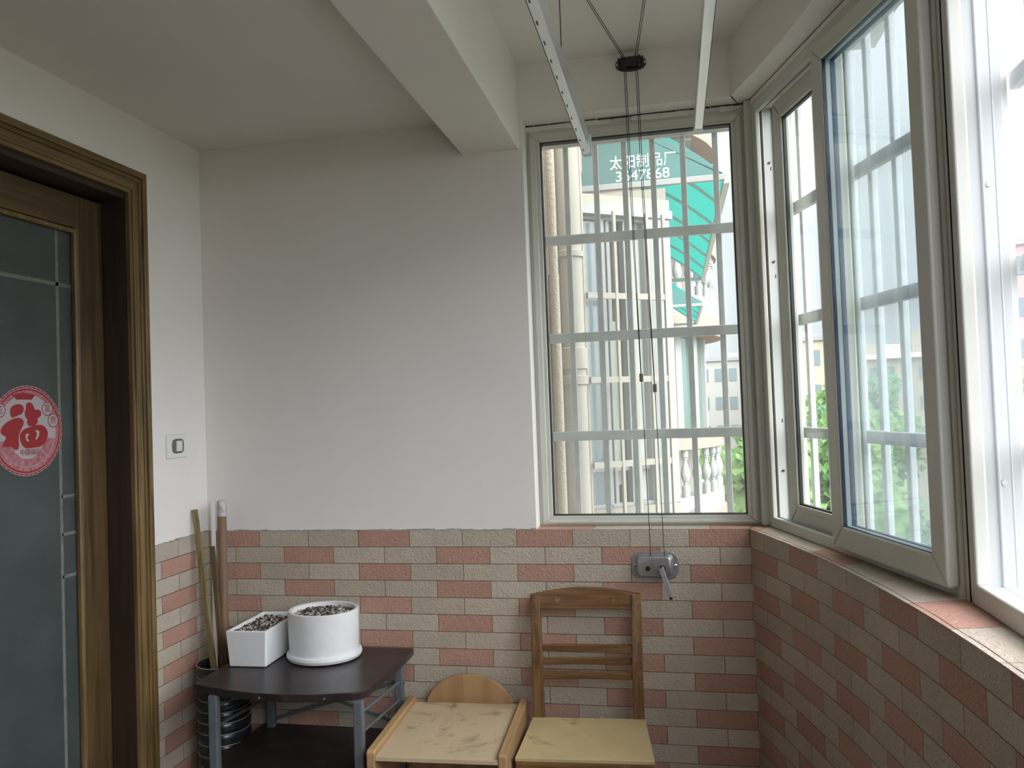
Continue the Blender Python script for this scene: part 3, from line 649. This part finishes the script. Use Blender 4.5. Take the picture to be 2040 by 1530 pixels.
soil(lambda a, b: ((a*2-1)*(w2_-.0085), (b*2-1)*(l2_-.010)), 26, h2_-.012, .006, 'soil', rp_)
rd = thing('round_planter', 'white round flowerpot of dry gravelly soil on its saucer, right of the rectangular planter', 'planter', (-1.252, 2.641, .638))
MB().lathe([(.114,.016),(.1235,.022),(.1265,.160),(.1255,.168),(.121,.170),(.112,.168),(.110,.12)], 56, 1, .88).build('pot', M_pot, rd, smooth=True)
MB().lathe([(.114,0),(.129,.004),(.134,.014),(.132,.023),(.120,.026),(.113,.016)], 56, 1, .90).build('saucer', M_pot, rd, smooth=True)
def polar(a, b):
    x, y = a*2-1, b*2-1; k = math.sqrt(max(1e-9, (x*x+y*y-x*x*y*y))) / max(1e-9, math.hypot(x, y)) if (x or y) else 1
    return x*math.sqrt(1-y*y/2)*.111, y*math.sqrt(1-x*x/2)*.111*.88
soil(polar, 30, .153, .005, 'soil', rd)

# ribbed jar and the laths standing in it
jr = thing('ribbed_jar', 'tall black ribbed jar in the corner behind the table, holding laths', 'jar', (-1.660, 2.655, 0))
prof = [(.0001,.004),(.075,.004),(.088,.02)]; z = .02
while z < .575:
    prof += [(.0925,z+.004),(.094,z+.018),(.0925,z+.034),(.0895,z+.0375)]; z += .039
prof += [(.085,.590),(.088,.597),(.084,.600),(.078,.596),(.078,.45),(.0001,.44)]
MB().lathe(prof, 44).build('jar_body', mat('jar_glaze', (.012,.016,.022), .25), jr, smooth='all')
m = MB(); z = .02
while z < .575:
    m.tube([(.0905*math.cos(2*PI*k/44), .0905*math.sin(2*PI*k/44), z+.0385) for k in range(44)], .0016, 5, closed=True); z += .039
m.build('rib_line', mat('jar_line', (.42,.36,.27), .5), jr)
M_bam = wood('olive_lath', (.13,.10,.035), (.27,.22,.10), 'Z', 5, .55); M_bam2 = wood('dark_lath', (.07,.045,.018), (.13,.09,.04), 'Z', 5, .55)
o = MB().bar((-1.662,2.62,.46),(-1.772,2.672,1.158), .020, .012, (0,1,0)).build('wooden_lath', M_bam, bevel=.001); tag(o, 'olive flat lath leaning left against the left wall, standing in the black jar', 'lath', 'sticks in the black jar')
o = MB().bar((-1.703,2.675,.46),(-1.7215,2.712,1.180), .015, .005, (0,1,0)).build('wooden_lath', mat('white_strip', (.78,.78,.78), .5)); tag(o, 'thin white strip along the left side of the brown tube in the black jar', 'strip', 'sticks in the black jar')
tt = thing('cardboard_tube', 'thick brown tube standing upright in the black jar, tape at its top', 'tube', (-1.684, 2.705, .46), 0, 'sticks in the black jar')
MB().tube([(0,0,0),(-.008,.018,.665)], .0165, 20).build('tube_body', wood('kraft', (.17,.10,.055), (.23,.15,.09), 'Z', 4, .6), tt, smooth=True)
MB().tube([(-.008,.018,.665),(-.0085,.0195,.724)], .0168, 20).build('tape_wrap', mat('packing_tape', (.30,.22,.18), .2, var=.5, vscale=40, col2=(.65,.62,.62)), tt, smooth=True)
o = MB().bar((-1.655,2.655,.46),(-1.700,2.668,1.022), .017, .010, (0,1,0)).build('wooden_lath', M_bam2, bevel=.001); tag(o, 'short dark lath crossing in front of the brown tube', 'lath', 'sticks in the black jar')

# ------------------------------------------------------------------ wooden chair with yellow seat
M_cw = wood('chair_wood', (.075,.034,.010), (.19,.095,.030), 'Z', 5, .45, ((.27,.17,.08), 22, .60))
M_cwh = wood('chair_wood_across', (.075,.034,.010), (.20,.10,.032), 'X', 5, .45, ((.34,.22,.11), 22, .64))
M_seat = mat('yellow_laminate', (.54,.42,.22), .45, var=.2, vscale=9, col2=(.45,.345,.185), detail=9)
def add_stains(m_, dark, sc, thr, wid=.12):
    t = m_.node_tree; b = t.nodes['Principled BSDF']; lk = b.inputs['Base Color'].links[0].from_socket
    co = N(t,'ShaderNodeTexCoord'); n = N(t,'ShaderNodeTexNoise'); n.inputs['Scale'].default_value = sc; n.inputs['Detail'].default_value = 8; n.inputs['Roughness'].default_value = .68; n.inputs['Distortion'].default_value = .6
    t.links.new(co.outputs['Object'], n.inputs['Vector']); r = N(t,'ShaderNodeValToRGB'); r.color_ramp.elements[0].position = thr; r.color_ramp.elements[1].position = thr+wid
    t.links.new(n.outputs[0], r.inputs[0]); x = N(t,'ShaderNodeMix', data_type='RGBA'); t.links.new(r.outputs[0], x.inputs[0]); t.links.new(lk, x.inputs[6]); x.inputs[7].default_value = (*dark,1); t.links.new(x.outputs[2], b.inputs['Base Color'])
add_stains(M_seat, (.25,.19,.10), 9, .575)
chz = .458
ch_ = thing('wooden_chair', 'old brown wooden chair with ladder back and yellow laminate seat under the winder', 'chair', (-.312, 2.50, 0), math.radians(3.5))
MB().prism([(-.205,-.160),(.205,-.160),(.186,.150),(-.186,.150)], chz-.012, chz).build('seat', M_seat, ch_, bevel=.002)
MB().prism([(-.204,-.160),(.204,-.160),(.204,-.140),(-.204,-.140)], chz-.034, chz-.0125).build('seat_edge', M_cwh, ch_, bevel=.002)
m = MB().box(-.17,.17,-.135,-.117,chz-.085,chz-.013).box(-.165,-.147,-.12,.13,chz-.085,chz-.013).box(.147,.165,-.12,.13,chz-.085,chz-.013).box(-.16,.16,.115,.133,chz-.085,chz-.013)
m.build('apron', M_cwh, ch_, bevel=.002)
for s in (-1, 1):
    MB().bar((s*.168,-.135,0),(s*.165,-.130,chz-.013), .034, .034).build('leg', M_cw, ch_, bevel=.003)
    m = MB(); pp = [(s*.163,.170,0),(s*.164,.158,.24),(s*.165,.160,chz),(s*.168,.178,.64),(s*.172,.222,.850)]
    v = []; hw = [.016,.017,.0185,.018,.017]; 
    for (x,y,z), h_ in zip(pp, hw): v += [(x-h_,y-.015,z),(x+h_,y-.015,z),(x+h_,y+.015,z),(x-h_,y+.015,z)]
    m.add(v, [(4*i+k,4*i+(k+1)%4,4*i+4+(k+1)%4,4*i+4+k) for i in range(4) for k in range(4)] + [(3,2,1,0),(16,17,18,19)]).build('back_post', M_cw, ch_, bevel=.003)
def backy(z): return .160 + (z-chz)/(.85-chz)*.060*( .55 + .45*(z-chz)/(.85-chz))
v = []; n = 16
for i in range(n+1):
    x = -.172 + .344*i/n; zt_ = .852 + .018*math.sin(PI*i/n); bow_ = .010*math.sin(PI*i/n)
    v += [(x, backy(.82)-.010+bow_, .800),(x, backy(.82)+.010+bow_, .800),(x, backy(.86)+.012+bow_, zt_),(x, backy(.86)-.012+bow_, zt_)]
MB().add(v, [(4*i+k,4*i+(k+1)%4,4*i+4+(k+1)%4,4*i+4+k) for i in range(n) for k in range(4)] + [(0,1,2,3),(4*n+3,4*n+2,4*n+1,4*n)]).build('top_rail', M_cwh, ch_, bevel=.003)
for z in (.676,.634,.588):
    v = []
    for i in range(n+1):
        x = -.158 + .316*i/n; bo = .008*math.sin(PI*i/n); v += [(x, backy(z)-.006+bo, z-.0115),(x, backy(z)+.006+bo, z-.0115),(x, backy(z)+.006+bo, z+.0115),(x, backy(z)-.006+bo, z+.0115)]
    MB().add(v, [(4*i+k,4*i+(k+1)%4,4*i+4+(k+1)%4,4*i+4+k) for i in range(n) for k in range(4)] + [(0,1,2,3),(4*n+3,4*n+2,4*n+1,4*n)]).build('slat', M_cwh, ch_, bevel=.002)
for s in (-1,1): MB().box(s*.166-.008, s*.166+.008, -.12, .15, .15, .175).build('stretcher', M_cw, ch_, bevel=.002)

# ------------------------------------------------------------------ low child chair, pale pine
M_pine = wood('pine', (.32,.19,.085), (.45,.29,.14), 'Y', 2.2, .45)
M_pined = wood('pine_disc', (.32,.18,.08), (.42,.26,.125), 'Z', 1.5, .5)
M_ply = mat('worn_ply', (.52,.41,.27), .5, var=.2, vscale=5, col2=(.47,.355,.22), detail=8); add_stains(M_ply, (.19,.14,.09), 7, .545, .14)
cc = thing('child_chair', 'low pale pine child chair with half-round back, left of the brown chair', 'child chair', (-.738, 2.485, 0), math.radians(2.5))
MB().prism([(-.186,-.232),(.186,-.232),(.186,.205),(-.186,.205)], .462, .476).build('seat', M_ply, cc, bevel=.002)
for s in (-1, 1):
    # side board slightly proud of the seat, in the local y-z plane
    x0, x1 = (s*.186, s*.212); x0, x1 = min(x0,x1), max(x0,x1)
    Mx = Matrix(((0,0,1,0),(1,0,0,0),(0,1,0,0),(0,0,0,1)))
    b_ = MB().prism([(-.236,.395),(-.236,.488),(-.228,.494),(.215,.494),(.228,.480),(.228,.38),(.17,.34),(-.18,.34)], x0, x1, Mx).build('side_board', M_pine, cc, bevel=.004, seg=3)
    MB().prism([(-.236,0),(-.236,.41),(-.17,.41),(-.19,0)], x0+.001, x1-.001, Mx).build('leg', M_pine, cc, bevel=.003)
    MB().prism([(.19,0),(.17,.41),(.228,.41),(.235,0)], x0+.001, x1-.001, Mx).build('leg', M_pine, cc, bevel=.003)
    for y, z in ((-.20,.43),(-.155,.445)): MB().tube([(x1 if s>0 else x0, y, z),((x1+.001) if s>0 else x0-.001, y, z)], .0045, 10).build('screw', M_dark, b_)
pts = [(.158*math.cos(PI*k/28), .44 + .125*math.sin(PI*k/28)) for k in range(29)] + [(-.158,.36),(.158,.36)]
Mb = Matrix.Translation((0,.246,0)) @ Matrix(((1,0,0,0),(0,0,-1,0),(0,1,0,0),(0,0,0,1)))
MB().prism(pts, 0, .014, Mb).build('backrest', M_pined, cc, bevel=.003)
MB().box(-.187,.187,-.205,-.190,.35,.40).build('stretcher', M_pine, cc, bevel=.002)
MB().box(-.187,.187,.14,.155,.25,.30).build('stretcher', M_pine, cc, bevel=.002)

# ------------------------------------------------------------------ outside: own wall, downpipe
M_stucco = mat('beige_stucco', (.42,.35,.28), .9, bump=.6, bscale=90, var=.1, vscale=4)
M_beige = mat('beige_render', (.42,.37,.30), .85, var=.08, vscale=2)
M_cream = mat('cream_render', (.30,.275,.235), .8, var=.06, vscale=1.5)
M_pinkr = mat('pink_render', (.36,.20,.165), .85, var=.1, vscale=2)
M_ext = mat('exterior_white', (.27,.27,.265), .6)
M_dglass = mat('dark_window', (.16,.20,.22), .12, spec=.6)
M_gglass = mat('window_green_reflection', (.07,.125,.115), .08, spec=.8)  # green in the base colour stands in for reflections in the panes
o = MB().box(-3.0,-.5,2.995,3.62,-3,7).box(-3.2,-.385,3.64,3.70,-3,7).build('wall_outside', M_stucco); tag(o, 'beige stuccoed outer wall just beyond the far window, left of the downpipe', None, kind='structure')
dp = thing('downpipe', 'cream plastic downpipe outside the far window', 'drainpipe', (-.437, 3.56, -3))
MB().tube([(0,0,0),(0,0,9.5)], .054, 28).build('pipe', M_cream, dp, smooth=True)
for z, h in ((5.16,.034),(4.585,.045),(4.655,.10)): MB().lathe([(.055,0),(.062,.004),(.062,h-.004),(.055,h)], 28, o=(0,0,z)).build('coupling', M_cream, dp, smooth=True)
o = MB().tube([(-.476,3.30,-3),(-.476,3.30,2.05)], .022, 14).tube([(-.476,3.30,2.05),(-.476,3.30,6)], .020, 14).build('downpipe', M_stucco, smooth=True); tag(o, 'thin rough beige pipe running up the stucco wall at the left of the far window', 'drainpipe')

# neighbour's bay: angled window facing us
nb = thing('neighbour_bay', 'neighbouring flat with angled barred window seen through the far window', 'building', (-.403, 3.70, 0), math.radians(35))
# local x = along the angled face, local y = into the building
MB().box(-.02,.51,0,.25,-3,1.0).box(-.02,.51,.0,.25,2.44,2.495).build('wall', M_cream, nb)
MB().box(-.02,.52,-.01,.25,2.40,2.44).build('lintel_band', M_ext, nb)
MB().box(-.02,.50,.20,.21,1.0,2.40).build('curtain', mat('grey_curtain', (.35,.38,.38), .9, var=.4, vscale=20, stretch=(1,1,.05), col2=(.22,.25,.26)), nb)
fr_ = MB().box(.38,.51,0,.12,1.0,2.40).build('corner_post', M_ext, nb, bevel=.006)
m = MB().ring(0,.39,1.0,2.40,.018,.03,.08).box(.125,.150,.03,.08,1.0,2.4).box(.165,.185,.04,.09,1.0,2.4).box(.255,.30,.03,.08,1.0,2.4).box(.0,.39,.05,.08,1.17,1.21)
m.build('window_frame', M_ext, nb, bevel=.003)
MB().box(0,.126,.055,.06,1.0,2.4).build('pane', M_dglass, nb); MB().box(.15,.256,.065,.07,1.0,2.4).build('pane', M_glass, nb)
MB().box(.30,.38,.075,.08,1.0,2.4).build('pane', mat('pale_blind', (.62,.64,.62), .6), nb)
MB().box(.205,.255,.1,.11,1.1,1.9).build('notice_board', mat('cream_panel', (.68,.66,.52), .7), nb)
for z in (2.0,1.608,1.215): MB().box(-.01,.42,-.075,-.055,z-.014,z+.014).build('grille_crossbar', M_cream, nb)
for x in (.055,.145,.235,.325,.42): MB().box(x-.007,x+.007,-.078,-.062,.95,2.40).build('grille_upright', M_cream, nb)
# straight part of neighbour's wall going away
nw = MB().box(-3.2,.0,3.995,11.5,-6,2.56).box(-3.2,-.12,4.0,11.5,2.56,7).box(-3.2,-.5,3.71,4.0,2.6,7).build('wall_neighbour', M_cream); tag(nw, 'cream neighbouring facade receding beside the angled window', None, kind='structure')
o = MB().prism([(-.44,3.71),(-.395,3.71),(-.425,4.3),(-.46,4.3)], 2.66, 3.6).build('wall_ledge', M_pinkr); tag(o, 'pink rendered band above the neighbouring window', None, kind='structure')

# awnings
M_teal = sheet('teal_polycarbonate', (.03,.50,.455), .80); M_teald = sheet('teal_gable', (.20,.43,.42), .9)
M_awf = mat('awning_frame', (.50,.50,.50), .5)
M_letter = mat('white_lettering', (.85,.88,.88), .6)
PROF = [(-.42,2.845),(-.33,2.885),(-.20,2.885),(-.06,2.845),(.07,2.775),(.18,2.70),(.29,2.592)]
PIX = [(-.12,2.875),(0,2.83),(.08,2.775),(.18,2.70),(.30,2.592)]
def awning(label, y0, y1, prof, gprof, zb=2.60, nrib=6, txt=False):
    a = thing('awning', label, 'awning', (0, y0, 0), 0, 'teal window awnings next door')
    v = []; L_ = y1 - y0
    for x, z in prof: v += [(x,0,z),(x,L_,z),(x,0,z-.004),(x,L_,z-.004)]
    f = []
    for i in range(len(prof)-1):
        b = 4*i; f += [(b,b+4,b+5,b+1),(b+2,b+3,b+7,b+6),(b,b+2,b+6,b+4),(b+1,b+5,b+7,b+3)]
    MB().add(v, f).build('canopy_sheet', M_teal, a)
    MB().prism([(x, z) for x, z in gprof] + [(gprof[-1][0], zb), (gprof[0][0], zb)], -.004, 0, Matrix(((1,0,0,0),(0,0,1,0),(0,1,0,0),(0,0,0,1)))).build('gable_panel', M_teald, a)
    MB().box(gprof[0][0], gprof[-1][0], -.012, .012, zb-.026, zb+.004).build('fascia_bar', M_ext, a, bevel=.003)
    MB().box(prof[-1][0]-.018, prof[-1][0]+.012, 0, L_, prof[-1][1]-.035, prof[-1][1]+.002).build('outer_beam', M_awf, a, bevel=.003)
    for k in range(nrib):
        y = L_*(k+1)/(nrib); MB().tube([(x,y-.01,z-.014) for x, z in prof], .010, 6).build('rib', M_awf, a)
    MB().box(.0, prof[-1][0], L_-.03, L_, zb-.03, zb).build('end_tie', M_awf, a)
    return a
aw = awning('large teal awning with white Chinese lettering and phone number on its end', 4.0, 7.3, PIX, PROF)
text('太阳制品厂', .074, M_letter, aw, (-.105, -.0065, 2.702), sx=.90, bold=.0003)
text('3647868', .072, M_letter, aw, (-.110, -.0065, 2.634), sx=1.08, bold=.0003)
awning('smaller teal awning farther along, below and behind the large one', 9.0, 11.2, PIX[:-1]+[(.35,2.575)], [(-.1,2.80),(.03,2.755),(.17,2.70),(.35,2.585)], 2.565, 4)

# far curved balcony block
BX, BY, BR = -1.55, 13.0, 2.30
fb = thing('curved_balcony_block', 'cream and pink curved balcony block farther down the street front', 'building', (BX, BY, 0))
def arcband(r0, r1, z0, z1, a0=-88, a1=60, n=40):
    I = [(r0*math.cos(math.radians(a0+(a1-a0)*k/n)), r0*math.sin(math.radians(a0+(a1-a0)*k/n))) for k in range(n+1)]
    O = [(r1*math.cos(math.radians(a0+(a1-a0)*k/n)), r1*math.sin(math.radians(a0+(a1-a0)*k/n))) for k in range(n+1)]
    return MB().strip(I, O, z0, z1)
bal = MB().lathe([(.055,0),(.055,.16),(.03,.17),(.035,.19),(.028,.20),(.06,.27),(.068,.33),(.055,.40),(.030,.48),(.026,.53),(.04,.535),(.04,.55),(.03,.56),(.05,.57),(.05,.68)], 12)
bal0 = None
for k in (-1, 0, 1):
    z = 2.9 * k
    arcband(1.7, 2.30, z-.36, z-.14).build('slab_band', M_pinkr, fb, smooth=True)
    arcband(1.7, 2.27, z-.14, z+.12).build('base_wall', M_ext, fb, smooth=True)
    arcband(2.12, 2.29, z+.80, z+.95).build('handrail', M_pinkr, fb, smooth=True)
    arcband(1.95, 2.02, z+.95, z+2.50).build('window_band', M_gglass, fb, smooth=True)
    arcband(2.0, 2.34, z+2.45, z+2.54).build('cornice', M_pinkr, fb, smooth=True)
    for a in (-84,-70,-55,-38,-25,-10,8):
        aa = math.radians(a); MB().box(-.05,.05,-.07,.07,z+.95,z+2.47, Matrix.Translation((2.03*math.cos(aa),2.03*math.sin(aa),0)) @ Matrix.Rotation(aa,4,'Z')).build('mullion', M_ext, fb)
    for j in range(13):
        aa = math.radians(-84 + 7.2*j)
        if bal0 is None: bal0 = bal.build('baluster', M_ext, fb, smooth=True); b_ = bal0
        else: b_ = bal0.copy(); C.objects.link(b_); b_.parent = fb
        b_.location = (2.20*math.cos(aa), 2.20*math.sin(aa), z+.12)
arcband(1.5, 1.9, -3, 5.6).build('core_wall', M_cream, fb, smooth=True)
MB().box(-2,1.6,-.9,6,5.0,7).box(-2,1.9,-1.1,6,5.45,5.62).build('upper_storey', mat('peach_brick', (.66,.43,.30), .85, var=.1, vscale=6), fb)
MB().box(-2,1.95,-1.2,6,5.30,5.45).box(-2,1.7,-1.0,6,3.95,5.30).build('upper_wall', M_ext, fb)
m = MB()
for y in (-1.03,): 
    for x in (.95,1.3): m.box(x,x+.26,y,y+.02,4.25,5.0)
for y in (-.7,-.1,.5): m.box(1.70,1.72,y,y+.4,4.3,5.05)
m.build('upper_window', M_dglass, fb)
sc_ = thing('security_camera', 'tiny white dome camera below the curved balcony', 'camera', (.240, 11.42, -.065))
MB().tube([(0,.1,0),(0,0,0)], .045, 16).build('housing', M_ext, sc_, smooth=True); MB().tube([(0,-.001,-.005),(0,-.012,-.005)], .024, 14).build('lens', M_dark, sc_)

# ------------------------------------------------------------------ ground, trees, distant buildings
o = MB().box(-60,160,-60,200,-9.2,-9).build('ground', mat('street_ground', (.22,.23,.18), .9, var=.4, vscale=.15)); tag(o, 'street and verge far below the windows', None, kind='structure')
def leafmat(name, c1, c2):
    m = bpy.data.materials.new(name); m.use_nodes = True; t = m.node_tree; t.nodes.clear()
    o = N(t,'ShaderNodeOutputMaterial'); d = N(t,'ShaderNodeBsdfDiffuse'); tl = N(t,'ShaderNodeBsdfTranslucent'); mx = N(t,'ShaderNodeMixShader'); mx.inputs[0].default_value = .45
    g = N(t,'ShaderNodeTexCoord'); n = N(t,'ShaderNodeTexNoise'); n.inputs['Scale'].default_value = 2.5; n.inputs['Detail'].default_value = 5; t.links.new(g.outputs['Object'], n.inputs['Vector'])
    r = N(t,'ShaderNodeValToRGB'); r.color_ramp.elements[0].position = .38; r.color_ramp.elements[1].position = .62; r.color_ramp.elements[0].color = (*c1,1); r.color_ramp.elements[1].color = (*c2,1)
    t.links.new(n.outputs[0], r.inputs[0]); t.links.new(r.outputs[0], d.inputs[0]); t.links.new(r.outputs[0], tl.inputs[0]); t.links.new(d.outputs[0], mx.inputs[1]); t.links.new(tl.outputs[0], mx.inputs[2]); t.links.new(mx.outputs[0], o.inputs[0]); return m
LEAF = [leafmat('leaves_green', (.12,.24,.08), (.30,.44,.17)), leafmat('leaves_blue_green', (.13,.27,.15), (.28,.42,.25))]
M_bark = mat('bark', (.12,.09,.06), .9)
def make_tree(kind, seed):
    random.seed(seed); t_ = thing('tree', 'leafy green tree', 'tree')
    v = []; f = []; lumps = []
    for i in range(22):
        th = random.uniform(0, 2*PI); rr_ = random.uniform(0, 2.5); zz = random.uniform(-3.2, 2.6); lumps.append((rr_*math.cos(th), rr_*math.sin(th), 7.6+zz, random.uniform(.9,1.5)*(1-.12*abs(zz))))
    for (x,y,z,r) in lumps:
        for i in range(150):
            d = Vector((random.gauss(0,1), random.gauss(0,1), random.gauss(0,1))).normalized() * r * random.uniform(.75,1.08); c = Vector((x,y,z)) + d
            a = Vector((random.uniform(-1,1),random.uniform(-1,1),random.uniform(-1,1))).normalized()*.13; b = a.orthogonal().normalized()*.10
            k = len(v); v += [c-a-b, c+a-b, c+a+b, c-a+b]; f.append((k,k+1,k+2,k+3))
        # inner leafy mass
    me = MB(); me.add(v, f)
    for (x,y,z,r) in lumps: me.lathe([(0.001,-r*.8),(r*.5,-r*.6),(r*.76,-.2*r),(r*.76,.3*r),(r*.45,.66*r),(.001,r*.8)], 9, o=(x,y,z))
    cr = me.build('crown', LEAF[kind], t_); cr['kind'] = 'stuff'
    MB().tube([(0,0,0),(.15,.05,3),(0,0,7)], [.28,.22,.10], 10).tube([(.1,.03,3.4),(1.1,.6,6.2)], [.14,.05], 8).tube([(.1,.03,3.8),(-1.2,-.5,6.6)], [.13,.05], 8).build('trunk', M_bark, t_)
    return t_
protos = [make_tree(0, 3), make_tree(1, 9)]
# (x, y, scale, kind, label)
TR = [(3.1,24.0,.97,0,'bright green tree beside the curved balcony, seen through the far window'),
      (5.6,30.5,.97,1,'blue-green tree just right of the curved balcony, behind the corner post'),
      (7.2,37.5,1.0,0,'green tree seen through the outer sash of the sliding window'),
      (10.9,23.5,.97,0,'near full green tree low in the right half of the near sash'),
      (12.9,31.0,.97,1,'blue-green tree in the middle of the near sash'),
      (15.2,39.0,1.04,0,'green tree below the distant roofs, left part of the near sash'),
      (17.9,23.0,.97,1,'nearest tree at the right picture edge'),
      (19.9,29.0,1.0,0,'green tree just behind the wide moulded post'),
      (22.4,38.0,1.05,1,'far tree seen at the right picture edge'),
      (9.2,43.5,1.08,1,'tall far tree whose top touches the distant pink and cream building')]
for i, (x, y, s, k, lab) in enumerate(TR):
    t_ = protos[k] if not any(q[3] == k for q in TR[:i]) else copy_tree(protos[k])
    t_.location = (x, y, -9); t_.scale = (s, s, s); t_.rotation_euler = (0, 0, i*1.3); t_['label'] = lab; t_['group'] = 'trees below the windows'
def block(label, x, y, rz, w_, d_, h_, mt, roof='flat', floors=5, cols=6, extra=None):
    b = thing('distant_building', label, 'building', (x, y, -9), rz, 'distant buildings beyond the trees')
    MB().box(-w_/2,w_/2,0,d_,0,h_).build('wall', mt, b)
    if roof == 'hip': MB().add([(-w_/2-.5,-.5,h_),(w_/2+.5,-.5,h_),(w_/2+.5,d_+.5,h_),(-w_/2-.5,d_+.5,h_),(-w_/4,d_/2,h_+1.6),(w_/4,d_/2,h_+1.6)], [(0,1,5,4),(1,2,5),(2,3,4,5),(3,0,4),(0,3,2,1)]).build('roof', M_roof, b)
    else: MB().box(-w_/2-.2,w_/2+.2,-.2,d_,h_,h_+.35).build('parapet', M_ext, b)
    m = MB()
    for i in range(floors):
        for j in range(cols):
            z = h_ - 2.1 - 2.9*i; xx = -w_/2 + w_*(j+.5)/cols; m.box(xx-w_/cols*.27, xx+w_/cols*.27, -.04, 0, z, z+1.3)
    m.build('windows', M_dglass, b)['kind'] = 'stuff'
    if extra: 
        for (x0,x1,h0) in extra: MB().box(x0,x1,1,4,h_,h_+h0).build('roof_room', mt, b)
    return b
M_roof = mat('roof_tile', (.50,.36,.32), .8); M_dcream = mat('far_cream', (.42,.37,.28), .8); M_dpink = mat('far_pink', (.42,.27,.25), .8); M_dgrey = mat('far_grey', (.36,.34,.33), .8)
block('cream building with low roof room beyond the trees, left end of the distant row', 11.6, 70, math.radians(-8), 5.5, 8, 15.1, M_dcream, 'flat', 3, 3, ((-2,0,.9),))
block('long tan building with stepped grey roof above the trees', 20.5, 82, math.radians(-12), 10, 8, 13.8, M_dcream, 'hip', 3, 7, ((-3,-1,1.6),(2,3,2.6)))
block('low pink distant block right of the tan building', 33.5, 80, math.radians(-16), 10, 8, 12.9, M_dpink, 'flat', 3, 6)
block('tall pink brick tower at the right picture edge', 26.5, 60, math.radians(-22), 7, 8, 20.5, M_dpink, 'flat', 6, 4)
block('far grey rooftops just right of the curved balcony', 4.6, 84, math.radians(-4), 7, 8, 14.4, M_dgrey, 'flat', 3, 5, ((-2,-1,1.2),(1,2,.8)))
